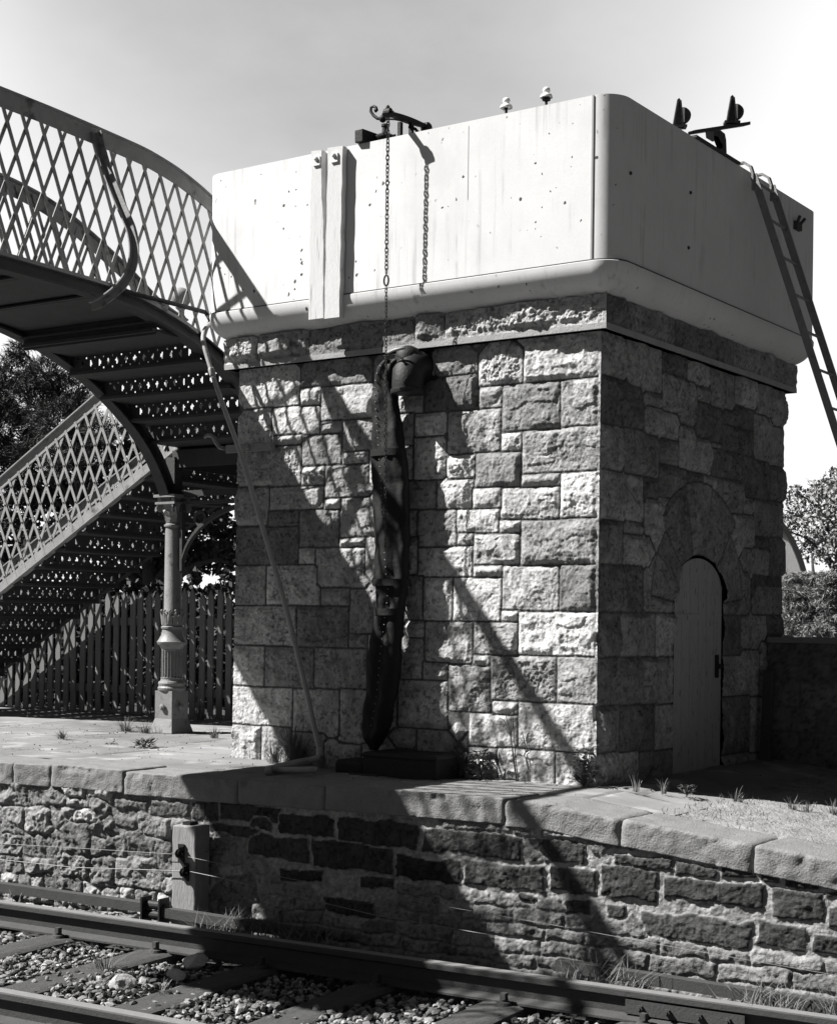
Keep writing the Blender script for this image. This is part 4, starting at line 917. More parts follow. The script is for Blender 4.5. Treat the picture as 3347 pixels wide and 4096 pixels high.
valve = thing('valve_gear', 'black domed valve head with scrolled handle at the tank rim', 'valve', (-1.55, -.08, 4.15))
a_ = on(1434, 545, 1, -.225); a_[2] = TZ1+.045; b_ = a_+np.array([.02, .36, .01])
m = MB(); d_ = (b_-a_)/np.linalg.norm(b_-a_); s_ = np.cross(d_, [0, 0, 1.0]); s_ /= np.linalg.norm(s_); m.obox((a_+b_)/2, (b_-a_)/2, s_*.034, np.cross(s_, d_)*.042); bevel(m.build('timber_arm', M_BLACK, valve), .005, 2)
vc = on(1540, 540, 1, -.02)
m = MB(); m.lathe(vc-np.array([0, 0, .10]), [(.085, 0), (.088, .055), (.092, .06), (.092, .075), (.070, .090), (.045, .102), (.022, .108), (.020, .15), (.026, .155), (.026, .17)], 24)
for a in (0, 1.05, 2.1, 3.14, 4.2, 5.2): m.lathe(vc+np.array([.08*math.cos(a), .08*math.sin(a), -.03]), [(.008, 0), (.008, .02)], 6)
autosmooth(m.build('dome', M_BLACK, valve), 40)
kb = on(1531, 475, 1, -.02); m = MB(); m.ball(kb, .026, 8)
sp = [(1531, 476), (1510, 474), (1494, 462), (1483, 446), (1484, 430), (1494, 425), (1504, 430), (1507, 439), (1500, 443)]
m.tube([on(u, v, 1, -.02) for u, v in sp], [.010, .011, .011, .011, .010, .010, .010, .012, .015], 8); m.tube([on(1531, 474, 1, -.02), on(1580, 476, 1, -.02), on(1600, 480, 1, -.02)], .009, 8)
m.build('scroll_handle', M_BLACK, valve, True)

def chain(m, top, bot, pitch, r, lr):
    top, bot = np.asarray(top), np.asarray(bot); Lc = np.linalg.norm(bot-top); d = (bot-top)/Lc; n = int(Lc/pitch)
    e1 = np.cross(d, [0.3, 1, 0]); e1 /= np.linalg.norm(e1); e2 = np.cross(d, e1)
    for i in range(n):
        c = top+d*(i+.5)*pitch; a = .5*math.sin(i*.9)*.5+(math.pi/2 if i % 2 else 0.0); s_ = math.cos(a)*e1+math.sin(a)*e2
        h = pitch*.68; w_ = lr; path = [c+s_*w_*math.cos(t)+d*(h-w_)*np.sign(math.sin(t))*(1 if abs(math.sin(t)) > .02 else 0)+d*w_*math.sin(t) for t in np.linspace(0, 2*math.pi, 13)[:-1]]
        P = path+[path[0]]; m.tube(P, r, 5, caps=False)
CT = jt-uj*.01; CT[2] = jt[2]-.03; CK = np.array([CT[0]-.002, CT[1]+.004, on(1553, 1120, 1, CT[1])[2]])
CE = on(1541, 2200, 1, CT[1]+.035)
ch = thing('hanging_chain', 'dark iron link chain hanging from the jib down the front of the black hose', 'chain', tuple(CE))
m = MB(); chain(m, CT, CK+np.array([0, 0, .03]), .027, .0036, .0105); m.build('heavy_chain', M_BLACK, ch, True)
m = MB(); m.tube([CK+np.array([.018*math.sin(t), 0, .033*math.cos(t)]) for t in np.linspace(0, 2*math.pi, 17)], .006, 6, caps=False); m.build('joining_ring', M_BLACK, ch, True)
m = MB(); chain(m, CK-np.array([0, 0, .033]), CE, .022, .0026, .0075); m.build('light_chain', M_BLACK, ch, True)

hose = thing('water_hose', 'limp black leather water hose hanging from an iron elbow on the front wall', 'hose', tuple(on(1490, 3006, 1, -.15)))
HY = -.155
rows = [(1440,1540,1612),(1459,1518,1600),(1490,1504,1585),(1522,1497,1578),(1590,1494,1582),(1661,1492,1594),(1740,1491,1604),(1810,1490,1614),(1880,1491,1621),(1949,1493,1627),(2020,1495,1629),(2098,1496,1629),(2200,1498,1628),(2294,1500,1626),(2355,1510,1625),
        (2400,1508,1616),(2448,1505,1608),(2500,1500,1602),(2545,1490,1600),(2590,1480,1598),(2632,1471,1597),(2718,1470,1588),(2780,1466,1580),(2834,1461,1571),(2880,1455,1562),(2920,1449,1551),(2950,1452,1532),(2975,1466,1518),(3000,1478,1506)]
nv_ = 30; V = []; seam = []
vv = np.linspace(rows[0][0], rows[-1][0], 110); lft = np.interp(vv, [r[0] for r in rows], [r[1] for r in rows]); rgt = np.interp(vv, [r[0] for r in rows], [r[2] for r in rows])
for i, v in enumerate(vv):
    l, r = on(lft[i], v, 1, HY), on(rgt[i], v, 1, HY); c = (l+r)/2; w_ = (r[0]-l[0])/2; th = min(.062, .75*w_)
    for k in range(nv_):
        a = 2*math.pi*k/nv_; x = math.cos(a); y = math.sin(a); fold = 1-.30*math.exp(-((x-.25-.25*math.sin(v*.004))/.22)**2)*(1 if y < 0 else .3)+.16*math.sin(3*a+v*.006)*abs(y)
        V.append(c+np.array([w_*x, th*np.sign(y)*abs(y)**.8*fold, 0]))
    if i % 2 == 0 and i < 104:
        sv = np.interp(v, [1459, 1560, 1800, 2100, 2400, 2700, 2900, 3000], [.38, .30, .38, .42, .58, .55, .52, .5]); kx = -1+2*sv
        a = -math.acos(np.clip(kx, -1, 1)); y = math.sin(a); seam.append(c+np.array([w_*kx, -th*abs(y)**.8*.86-.004, 0]))
F = np.array([(i*nv_+k, i*nv_+(k+1) % nv_, (i+1)*nv_+(k+1) % nv_, (i+1)*nv_+k) for i in range(len(vv)-1) for k in range(nv_)])
V = np.array(V); V = V+(.010*fbm(V*9, 3, 91)+.013*fbm(V*np.array([26, 10, 5]), 3, 92, ridged=True))[:, None]*np.array([.45, 1, 0]); F2 = [F, np.array([list(range(nv_))]), np.array([list(range(len(V)-nv_, len(V)))[::-1]])]
ho = link('sleeve', V, F2, M_LEATHER, hose, True); bpyfix(ho)
m = MB()
for p in seam: m.ball(p+np.array([0, -.004, 0]), .0048, 5)
for v in (1812, 2443):
    l, r = np.interp(v, vv, lft), np.interp(v, vv, rgt); a0, a1 = on(l, v, 1, HY), on(r, v, 1, HY)
    for t in np.linspace(.08, .92, 10): m.ball(a0*(1-t)+a1*t+np.array([0, -.06*math.sin(math.pi*t)**.5-.002, 0]), .0055, 5)
m.build('rivet_row', M_STUD, hose, True)
for v, ex in ((1812, 1.03), (2330, 1.15), (2448, 1.04)):
    l, r = np.interp(v, vv, lft), np.interp(v, vv, rgt); a0, a1 = on(l, v, 1, HY), on(r, v, 1, HY); c = (a0+a1)/2; w_ = (a1[0]-a0[0])/2*ex; m = MB()
    ribbon(m, [c+np.array([w_*math.cos(a), .070*ex*math.sin(a), 0]) for a in np.linspace(0, 2*math.pi, 33)], np.array([[.003*math.cos(a), .003*math.sin(a), 0] for a in np.linspace(0, 2*math.pi, 33)]), np.array([0, 0, .022])); autosmooth(m.build('strap', M_LEATHER, hose), 40)
ec = on(1640, 1470, 1, -.14); m = MB()
m.lathe((ec[0], .03, ec[2]+.02), [(.15, 0), (.15, .035), (.105, .04), (.10, .10)], 26, axis=(0, -1, 0))
pth = [(ec[0], .0, ec[2]+.02), (ec[0], -.06, ec[2]+.02), (ec[0]-.004, -.11, ec[2]+.005), (ec[0]-.004, -.15, ec[2]-.04), (ec[0]-.004, -.16, ec[2]-.12), (ec[0]-.004, -.16, ec[2]-.16)]
m.tube(pth, [.10, .102, .106, .108, .104, .100], 24); m.lathe((ec[0]-.004, -.16, ec[2]-.175), [(.108, 0), (.112, .01), (.112, .028), (.100, .034)], 24)
m.lathe((ec[0]-.03, -.12, ec[2]+.08), [(.085, -.06), (.086, 0), (.07, .045), (.03, .065)], 20)
autosmooth(m.build('iron_elbow', M_BLACK, hose), 45)
m = MB(); c0, c1 = on(1548, 1412, 1, -.25), on(1620, 1392, 1, -.25); m.tube([c0, (c0+c1)/2+np.array([0, -.01, .004]), c1], .010, 8); m.build('clamp_bar', M_PIPE, hose, True)
m = MB(); m.tube([on(1535, 1425, 1, -.24), on(1580, 1418, 1, -.25), on(1610, 1435, 1, -.25), on(1622, 1460, 1, -.24)], .006, 6); m.build('lashing', M_LEATHER, hose, True)
m = MB(); m.tube([on(1500, 3000, 1, HY), on(1506, 3020, 1, HY-.03), on(1520, 3040, 1, HY-.05)], [.006, .004, .003], 6); m.build('loose_thong', M_LEATHER, hose, True)

# drain box at the foot of the hose
q0, q1 = on(1350, 3120, 2, 0.0), on(1740, 3125, 2, 0.0)
drain = thing('drain_box', 'low black iron drain box on the platform under the hose', 'drain', (-1.45, -.28, 0))
yb = -.37; xa, xb = on(1330, 3090, 1, yb)[0], on(1450, 3090, 1, yb)[0]; xc = on(1742, 3090, 1, yb)[0]
m = MB(); m.box((xb, yb, -.02), (xc, -.04, on(1500, 3010, 1, yb)[2])); zt = on(1500, 3010, 1, yb)[2]; m.box((xb-.012, yb-.012, zt-.03), (xc+.012, -.03, zt-.008)); bevel(m.build('box_body', M_BLACK, drain), .008, 2)
m = MB(); z2 = on(1370, 3040, 1, yb)[2]; m.box((xa, yb+.01, -.02), (xb, -.10, z2)); bevel(m.build('inlet_step', M_BLACK, drain), .03, 4)
m = MB(); w0, w1 = on(1402, 3100, 1, yb-.03), on(1512, 3108, 1, yb-.03); m.obox((w0+w1)/2, (w1-w0)/2, (0, .02, 0), (0, 0, .014)); plank = m.build('wood_scrap', M_SLEEPER, None); tag(plank, 'short weathered stick lying against the black drain box', 'stick')

# leaning pipe: hooked at the tank, kinked at the foot
pp = [on(852, 1290, 1, -.05), on(835, 1300, 1, -.12), on(818, 1322, 1, -.2), on(812, 1352, 1, -.25), on(820, 1395, 1, -.27), on(870, 1560, 1, -.28), on(970, 1830, 1, -.26), on(1060, 2140, 1, -.26), on(1150, 2450, 1, -.27), on(1225, 2760, 1, -.28), on(1262, 2930, 1, -.29), on(1275, 2985, 1, -.30), on(1280, 3015, 1, -.31), on(1268, 3034, 1, -.33), on(1235, 3042, 1, -.36)]
e_ = on(1075, 3078, 2, .03); pp += [pp[-1]*.65+e_*.35+np.array([0, 0, .004]), e_]
lp = thing('leaning_pipe', 'long thin pipe leaning across the front wall, kinked at the foot', 'pipe', tuple(e_))
tt = np.linspace(0, 1, len(pp)); tn = np.linspace(0, 1, 120); Pp = np.stack([np.interp(tn, tt, [p[k] for p in pp]) for k in range(3)], 1)
kk = np.array([1, 2, 3, 2, 1])/9.; Ps = np.stack([np.convolve(np.pad(Pp[:, k], 2, 'edge'), kk, 'valid') for k in range(3)], 1)
m = MB(); m.tube(Ps, np.interp(tn, [0, .3, .75, 1], [.017, .017, .018, .026]), 10); m.build('tube', M_PIPE, lp, True)
for k in (34, 62, 88):
    m = MB(); d_ = Ps[k+1]-Ps[k-1]; d_ /= np.linalg.norm(d_); m.lathe(Ps[k]-d_*.03, [(.021, 0), (.023, .01), (.023, .05), (.021, .06)], 12, axis=d_); m.build('pipe_joint', M_PIPE, lp, True)
m = MB(); m.lathe(e_+np.array([.02, .0, -.005]), [(.030, 0), (.030, .03), (.022, .035)], 12, axis=(-1, -.3, 0)); m.tube([e_+np.array([.0, .05, -.01]), e_+np.array([.18, .09, .0]), e_+np.array([.33, .07, .015])], .022, 8); m.build('foot_bend', M_PIPE, lp, True)
# iron strap bolted to the tower
strap = thing('iron_strap', 'flat iron strap with two bolts fixed to the left end of the front wall', 'strap', tuple(on(1020, 1780, 1, -.03)))
a_, b_ = on(905, 1797, 1, -.045), on(1098, 1784, 1, -.045); m = MB(); m.obox((a_+b_)/2, (b_-a_)/2, (0, .006, 0), (0, 0, .030)); bevel(m.build('plate', M_IRON, strap), .004, 2)
for u, v in ((994, 1790), (1083, 1782)):
    m = MB(); m.lathe(on(u, v, 1, -.05), [(.020, 0), (.018, .01), (.010, .016)], 10, axis=(0, -1, 0)); m.build('bolt', M_IRON, strap)
m = MB(); sp = [(905, 1795), (880, 1790), (866, 1772), (856, 1750), (845, 1742), (828, 1742), (818, 1750)]; m.tube([on(u, v, 1, .02) for u, v in sp], [.016, .016, .017, .017, .016, .014, .012], 8); m.build('scrolled_end', M_IRON, strap, True)

# porcelain insulators on the rim
def insulator(u, v, lab, broken):
    b = on(u, v, 1, -.165); b[2] = TZ1
    t = thing('insulator', lab, 'insulator', tuple(b), 'porcelain insulators on the tank rim')
    m = MB(); m.lathe(b, [(.010, -.03), (.010, .045)]+([(.016, .046), (.018, .052)] if broken else [(.030, .046), (.032, .062), (.026, .066)]), 12); m.build('pin', M_BLACK, t)
    m = MB(); zb = .052 if broken else .066
    m.lathe(b, [(.046, zb), (.047, zb+.008), (.040, zb+.020), (.026, zb+.030), (.020, zb+.036), (.024, zb+.042), (.029, zb+.052), (.026, zb+.066), (.016, zb+.075), (.002, zb+.078)], 20)
    if broken:
        for a in (2.9, -.3): m.add([b+np.array([.030*math.cos(a-.4), .030*math.sin(a-.4), zb]), b+np.array([.030*math.cos(a+.4), .030*math.sin(a+.4), zb]), b+np.array([.024*math.cos(a), .024*math.sin(a), zb-.022])], [(0, 1, 2)])
    autosmooth(m.build('porcelain', M_PORC, t), 50)
insulator(2024, 448, 'white porcelain insulator with a broken skirt, the one farther from the tank corner', True)
insulator(2184, 416, 'white porcelain insulator with an intact skirt, the one nearer the tank corner', False)
for o_ in [o_ for o_ in bpy.data.objects if o_.get('category') == 'insulator']: o_.scale = (.84, .84, .84)
# signal-wire pulleys above the right side
def pulley(base, lab, hgt=.19):
    b = np.asarray(base, float); t = thing('pulley_bracket', lab, 'pulley', tuple(b), 'pulleys above the tank rim'); x, y, z = Rd, Fd, Ud
    m = MB(); m.prism([b-y*.0+x*-.042, b+x*.034, b+x*.012+z*hgt*.92, b+x*.0+z*hgt, b-x*.012+z*hgt*.95], -y*.018); m.bar(b-x*.036-y*.02, b-x*.006-y*.02+z*hgt*.9, x, .010, y, .022); m.bar(b+x*.026-y*.02, b+x*.008-y*.02+z*hgt*.9, x, .010, y, .022); m.obox(b+z*.008, x*.052, y*.03, z*.008); m.build('bracket', M_RIB, t)
    m = MB(); m.lathe(b+x*.022+z*hgt*.46+y*.012, [(.050, 0), (.055, .006), (.043, .016), (.055, .026), (.050, .032)], 20, axis=y+.6*x); autosmooth(m.build('wheel', M_RIB, t), 30); return t
gear = thing('pulley_stand', 'rusty iron stand with a cross arm fixed on the right rim of the tank', 'stand', (TX1-.1, 1.2, TZ1))
ga, gb, gc_ = on(2765, 530, 0, TX1-.03), on(2985, 496, 0, TX1+.10), on(2850, 520, 0, TX1-.03)
m = MB(); d_ = (gb-ga)/np.linalg.norm(gb-ga); s_ = np.cross(d_, Ud); s_ /= np.linalg.norm(s_); m.bar(ga, gb, s_, .06, Ud, .022); m.build('cross_arm', M_RIB, gear)
m = MB(); s0_ = on(2850, 512, 0, TX1-.02); g1 = on(2850, 560, 0, TX1-.02); m.prism([on(u, v, 0, TX1-.01) for u, v in ((2850, 508), (2880, 520), (2898, 535), (2903, 560), (2905, 612), (2885, 596), (2890, 580), (2880, 568), (2872, 548), (2850, 540))], (-.03, 0, 0)); m.build('bent_plate', M_RIB, gear)
m = MB(); m.prism([on(u, v, 0, TX1+.0) for u, v in ((2818, 516), (2847, 512), (2847, 567), (2822, 552))], (.012, 0, 0)); m.build('face_plate', M_PALE, gear)
m = MB(); m.bar(np.array([TX1-.01, on(2773, 534, 0, TX1)[1], TZ1+.006]), np.array([TX1-.01, on(2950, 640, 0, TX1)[1], TZ1+.006]), (1, 0, 0), .06, (0, 0, 1), .016); m.build('rim_bar', M_RIB, gear)
pulley(on(2712, 512, 0, TX1-.10), 'black pulley half hidden behind the tank rim near the rounded corner')
pulley(on(2925, 496, 0, TX1+.06), 'black pulley standing up on the cross arm above the tank rim')

# ladder hooked over the rim
lad = thing('ladder', 'narrow iron ladder hooked over the right rim of the tank and leaning outwards', 'ladder', (1.72, 1.75, -.1))
def LXz(z): return TX1+.045+.335*(TZ1-z)
zt_ = 4.10
def stile_y(u, v):
    y = None; x = TX1+.1
    for _ in range(12): p = on(u, v, 0, x); x = LXz(p[2])
    return p[1]
yl, yr = stile_y(3012, 700), stile_y(3075, 715); 
bot = -.22
dl = np.array([LXz(bot)-LXz(zt_), 0, bot-zt_]); dl /= np.linalg.norm(dl); nl_ = np.cross(dl, [0, 1, 0])
for y in (yl, yr):
    m = MB(); m.bar((LXz(zt_), y, zt_), (LXz(bot), y, bot), (0, 1, 0), .016, nl_, .050); m.build('stile', M_COLUMN, lad)
    m = MB(); P = [np.array([LXz(zt_)-.0, y, zt_-.10]), np.array([LXz(zt_), y, zt_]), np.array([LXz(zt_)-.02, y, zt_+.06]), np.array([LXz(zt_)-.07, y, zt_+.095]), np.array([LXz(zt_)-.14, y, zt_+.09]), np.array([TX1-.10, y, zt_+.045]), np.array([TX1-.115, y, zt_+.0])]
    ribbon(m, P, (0, .020, 0), np.array([.006, 0, .006])); m.build('hook', M_COLUMN, lad)
zr = zt_-.05
while zr > bot+.1:
    m = MB(); m.tube([(LXz(zr), yl, zr), (LXz(zr), yr, zr)], .010, 8); m.build('rung', M_COLUMN, lad); zr -= .265

# ------------------------------------------------------------------ boundary wall and post on the right
bw = thing('boundary_wall', 'low dark stone wall running right from the back of the tower', 'wall', (2.2, 2.75, -.4))
rb = np.random.default_rng(41); rw = []; z = 0
while z < 1.35:
    hh = rb.uniform(.14, .24); x = 0
    while x < 6.2: w_ = rb.uniform(.22, .6); rw.append((x, z, x+w_-.006, z+hh-.006)); x += w_
    z += hh
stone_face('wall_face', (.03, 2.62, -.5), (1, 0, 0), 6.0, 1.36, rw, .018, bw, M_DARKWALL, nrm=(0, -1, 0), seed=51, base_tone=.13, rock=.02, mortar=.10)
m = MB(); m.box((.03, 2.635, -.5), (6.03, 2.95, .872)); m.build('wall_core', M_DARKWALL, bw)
for k in range(7):
    m = MB(); m.box((.03+.86*k, 2.59, .862), (.03+.86*k+.85, 2.98, .905)); bevel(m.build('cope_slab', M_COPING, bw), .008, 2)
m = MB(); b0 = on(3060, 2680, 1, 2.45); m.bar((b0[0], 2.45, -.15), (b0[0]+.01, 2.50, .66), (1, 0, 0), .075, (0, 1, 0), .06); bevel(tag(m.build('short_post', M_SLEEPER, None), 'short dark timber post in front of the boundary wall', 'post'), .006, 1)

# ------------------------------------------------------------------ picket fence at the back of the platform
fy0 = np.array([-10.4, 2.82, 0]); fd = np.array([1, .03, 0])/math.hypot(1, .03)
fence = thing('picket_fence', 'wooden paling fence with pointed tops behind the footbridge stairs', 'fence', (-6.5, 3.2, 0))
k = 0; x = 0.0; fr = np.random.default_rng(2)
while x < 7.7:
    p = fy0+fd*x; hgt = 1.26+fr.normal(0, .015); tl = fr.normal(0, .010); m = MB()
    m.prism([p+fd*-.034, p+fd*.034, p+fd*(.034+tl)+Ud*(hgt-.07), p+fd*tl+Ud*hgt, p+fd*(-.034+tl)+Ud*(hgt-.07)], np.array([0, .018, 0])); m.build('pale', M_PALE, fence); x += .118+fr.normal(0, .004)
for z_ in (.25, .95):
    m = MB(); m.bar(fy0+Ud*z_+np.array([0, .045, 0]), fy0+fd*7.6+Ud*z_+np.array([0, .045, 0]), Ud, .08, (0, 1, 0), .04); m.build('fence_rail', M_PALE, fence)

# ------------------------------------------------------------------ vegetation
fo = np.random.default_rng(99)
def leaf_cloud(P, size, m, name, parent, elong=1.6, up=None):
    n = len(P); d = fo.normal(size=(n, 3)); 
    if up is not None: d = d*.6+up
    d /= np.linalg.norm(d, axis=1)[:, None]; e = np.cross(d, fo.normal(size=(n, 3))); e /= np.linalg.norm(e, axis=1)[:, None]; s_ = size*fo.uniform(.6, 1.3, n)
    a = d*(s_*elong)[:, None]/2; b = e*s_[:, None]/2
    V = np.stack([P-a, P+b*.9, P+a, P-b*.9], 1).reshape(-1, 3); F = np.arange(4*n).reshape(n, 4)
    return link(name, V, [F], m, parent, False)
def needle_tufts(P, length, m, name, parent, k=12, out=None, wid=.007):
    n = len(P); d = fo.normal(size=(n, k, 3)); ax = (fo.normal(size=(n, 3))*.5 if out is None else out+fo.normal(size=(n, 3))*.35); ax /= np.linalg.norm(ax, axis=1)[:, None]
    d = d/np.linalg.norm(d, axis=2)[:, :, None]*.75+ax[:, None]*.8; d /= np.linalg.norm(d, axis=2)[:, :, None]
    e = np.cross(d, fo.normal(size=(n, k, 3))); e /= np.linalg.norm(e, axis=2)[:, :, None]; l = length*fo.uniform(.6, 1.2, (n, k, 1)); st = P[:, None]+ax[:, None]*length*fo.uniform(-.5, .6, (n, k, 1))
    V = np.stack([st-e*wid, st+e*wid, st+d*l], 2).reshape(-1, 3); F = np.arange(3*n*k).reshape(-1, 3)
    return link(name, V, [F], m, parent, False)
def limbs(m, base, top, clumps, r0):
    base, top = np.asarray(base, float), np.asarray(top, float); tr = [base*(1-t)+top*t+np.array([.06*math.sin(5*t+base[0]), .06*math.cos(4*t), 0])*np.linalg.norm(top-base)*.2 for t in np.linspace(0, 1, 9)]
    m.tube(tr, np.linspace(r0, r0*.25, 9), 9); H_ = top-base
    for c, r in clumps:
        t = np.clip((c[2]-base[2])/max(H_[2], .1)-.18, .15, .92); s_ = base+H_*t; mid = (s_+c)/2+np.array([0, 0, .10*np.linalg.norm(c-s_)]); m.tube([s_, mid, c], [r0*.35, r0*.22, r0*.06], 6)
        for q_ in range(7): e = c+fo.normal(size=3)*r*.6; m.tube([mid*.4+c*.6, (c+e)/2+fo.normal(size=3)*r*.1, e], [r0*.09, r0*.05, r0*.02], 4)
def tree(name, label, base, top, cl, kind, dens, size, m_leaf, r0=.12, group=None):
    """cl: list of (centre, radius)"""
    t = thing(name, label, 'tree', tuple(base), group)
    m = MB(); limbs(m, base, top, cl, r0); m.build('trunk', M_BARK, t, True)
    P = []; O = []
    for c, r in cl:
        n = int(dens*r*r); d = fo.normal(size=(n, 3)); d /= np.linalg.norm(d, axis=1)[:, None]; rad = r*fo.uniform(.25, 1.0, n)**.5
        q_ = c+d*rad[:, None]*np.array([1, 1, .8]); nz_ = fbm(q_*(3.6/r)+7, 3, 5); keep = nz_ > -.14; P.append(q_[keep]); O.append(d[keep]*.7+np.array([0, 0, .4]))
    P = np.vstack(P); O = np.vstack(O)
    if kind == 'needle': needle_tufts(P, size, m_leaf, 'crown', t, 14, O, size*.045)
    else: leaf_cloud(P, size, m_leaf, 'crown', t)
    return t
def cl_px(lst, Y, dep=.9):
    out = []
    for (u, v, r) in lst:
        c = on(u*1.928, v*1.928, 1, Y); c = CAM+(c-CAM)*(1+fo.uniform(-1, 1)*dep/np.linalg.norm(c-CAM)); sc = np.dot(c-CAM, Fd)/f_px*1.928; out.append((c, r*sc))
    return out
# pine at the far left, dark trees beyond the stairs
pc = cl_px([(45,728,22),(30,770,45),(95,775,38),(140,810,40),(170,850,38),(60,835,58),(120,880,60),(25,900,60),(180,905,42),(80,950,60),(20,980,55),(150,960,50),(215,900,34),(-40,820,70),(-60,930,80),(210,960,40)], 8.0)
tree('pine_tree', 'dark pine with bristling needle tufts under the bridge arch at the left edge', (pc[6][0][0]-.25, 8.6, -.4), pc[3][0]+np.array([-.2, .4, -.1]), pc, 'needle', 2000, .15, M_NEEDLE, .12)
tc_ = cl_px([(40,1060,55),(110,1020,55),(190,1010,55),(260,960,50),(300,900,50),(300,1020,55),(230,1080,60),(140,1110,60),(60,1160,60),(20,1230,60),(330,1080,60),(370,1000,50),(420,950,55),(420,1060,60),(470,1000,50),(470,1110,55),(380,1130,50),(330,960,40),(440,880,50),(480,900,45),(400,1150,42),(445,1160,40),(490,1150,45),(340,1150,40),(290,1140,45),(30,1120,50),(80,1130,45),(-20,1180,60)], 9.5)
tree('broad_tree', 'dense dark broad-leaved tree seen through the lattice of the stairs', (tc_[5][0][0], 9.6, -.4), tc_[4][0], tc_, 'leaf', 4200, .085, M_FOLIAGE, .2)
hc = cl_px([(-40,1330,75),(30,1350,75),(110,1340,75),(190,1330,75),(270,1320,75),(350,1310,75),(430,1320,78),(500,1330,70),(70,1270,60),(160,1260,60),(250,1250,60),(340,1250,52),(20,1420,65),(120,1420,65),(220,1420,65),(320,1410,65),(420,1410,65),(490,1420,60),(395,1248,40),(450,1250,40),(335,1250,40),(495,1240,42),(405,1198,17),(470,1200,16),(360,1205,20)], 4.6, .35)
hd_ = thing('hedge', 'dark unclipped hedge of leaves behind the paling fence', 'hedge', (-6.5, 4.6, -.4))
P = []
for c, r in hc:
    n = int(9000*r*r); d = fo.normal(size=(n, 3)); d /= np.linalg.norm(d, axis=1)[:, None]; P.append(c+d*(r*fo.uniform(.3, 1, n)**.5)[:, None]*np.array([1, .8, 1]))
P = np.vstack(P); P = P[fbm(P*9, 3, 15) > -.22]; leaf_cloud(P, .062, M_FOLIAGE, 'foliage', hd_)
m = MB()
for i in range(26):
    b = np.array([fo.uniform(-10, -3.2), 4.6+fo.uniform(-.3, .3), -.42]); m.tube([b, b+np.array([fo.normal()*.1, fo.normal()*.1, .9]), b+np.array([fo.normal()*.3, fo.normal()*.2, 1.7])], [.02, .014, .006], 5)
m.build('stems', M_BARK, hd_, True)
# right: young-leaved tree, spruce and the arched shed
dc = cl_px([(1640,1060,40),(1680,1050,45),(1720,1030,45),(1760,1020,55),(1660,1110,45),(1710,1090,50),(1760,1090,60),(1690,1140,40),(1740,1150,50),(1650,1020,20),(1700,1010,28),(1740,990,32),(1600,1090,45),(1820,1040,80)], 19.0, 1.2)
tree('budding_tree', 'pale sunlit tree just coming into leaf behind the shed at the right edge', (dc[5][0][0], 19, -.42), dc[11][0], dc, 'leaf', 3600, .052, M_PALELEAF, .10)
tw = MB()
sp_b = on(1690*1.928, 1330*1.928, 1, 11.0); sp_b[2] = -.42
sp = thing('spruce_tree', 'bushy spruce with drooping pale sprays below the budding tree', 'tree', tuple(sp_b)); m = MB(); m.tube([sp_b, sp_b+np.array([0, 0, 1.7]), sp_b+np.array([-.06, 0, 2.35])], [.07, .04, .012], 8); m.build('trunk', M_BARK, sp, True)
P = []; O = []
for (u0, v0, r0_) in ((1660, 1330, 1), (1715, 1345, 1.1)):
    cb_ = on(u0*1.928, 1340*1.928, 1, 11.0)
    for zl in np.arange(-.2, 1.62, .15):
        rad = max(.10, (1.25-.62*zl))*r0_*.62
        for a in fo.uniform(0, 6.28, 9):
            for t in np.linspace(.25, 1, 9):
                q_ = np.array([cb_[0]+rad*t*math.cos(a), 11.0+rad*t*math.sin(a), zl+.10*t-.16*t*t+fo.normal()*.015]); k = 4
                P.append(q_+fo.normal(size=(k, 3))*np.array([.07, .07, .025])); O.append(np.tile(np.array([math.cos(a), math.sin(a), -.25]), (k, 1)))
needle_tufts(np.vstack(P), .085, M_CONIFER, 'crown', sp, 10, np.vstack(O), .0065)
rv_ = ray(3192, 2262); rv_[2] = 0; rv_ /= np.linalg.norm(rv_); t6 = math.radians(7)
sa = np.array([rv_[0]*math.cos(t6)-rv_[1]*math.sin(t6), rv_[0]*math.sin(t6)+rv_[1]*math.cos(t6), 0]); sl_ = np.array([sa[1], -sa[0], 0])    # long axis and lateral direction of the shed
g0 = on(3192, 2262, 1, 14.0); e1 = onplane(3140, 2145, g0, sa); sr, sb = 1.6, 1.15
c1, h1, h2 = np.dot(e1-g0, sl_), e1[2]-sb, g0[2]-sb
lo_, hi_ = -sr*.999, c1                                                   # lateral centre so that both points lie on one elliptic arch
f_ = lambda c: h1/math.sqrt(max(1e-6, 1-((c1-c)/sr)**2))-h2/math.sqrt(max(1e-6, 1-((0-c)/sr)**2))
cs_ = np.linspace(-sr*.995, c1-.2, 400); cl_ = cs_[np.argmin([abs(f_(c)) for c in cs_])]; shc = h1/math.sqrt(max(1e-6, 1-((c1-cl_)/sr)**2))
gc0 = np.array([g0[0], g0[1], 0])+sl_*cl_
def SP(l, d, z): return gc0+sl_*l+sa*d+np.array([0, 0, z])
shed = thing('arched_shed', 'rendered shed with a curved roof half hidden behind the tower', 'shed', tuple(SP(0, 1.7, -.42)))
ang = np.linspace(0, math.pi, 41)
m = MB(); m.prism([SP(sr, 0, -.42)]+[SP(sr*math.cos(a), 0, sb+shc*math.sin(a)) for a in ang]+[SP(-sr, 0, -.42)], sa*3.4); m.build('wall', M_RENDER, shed)
m = MB(); ribbon(m, [SP((sr+.04)*math.cos(a), 1.68, sb+(shc+.04)*math.sin(a)) for a in ang], sa*1.78, np.array([sl_*.04*math.cos(a)+Ud*.04*math.sin(a) for a in ang])); m.build('roof', M_ROOF, shed)

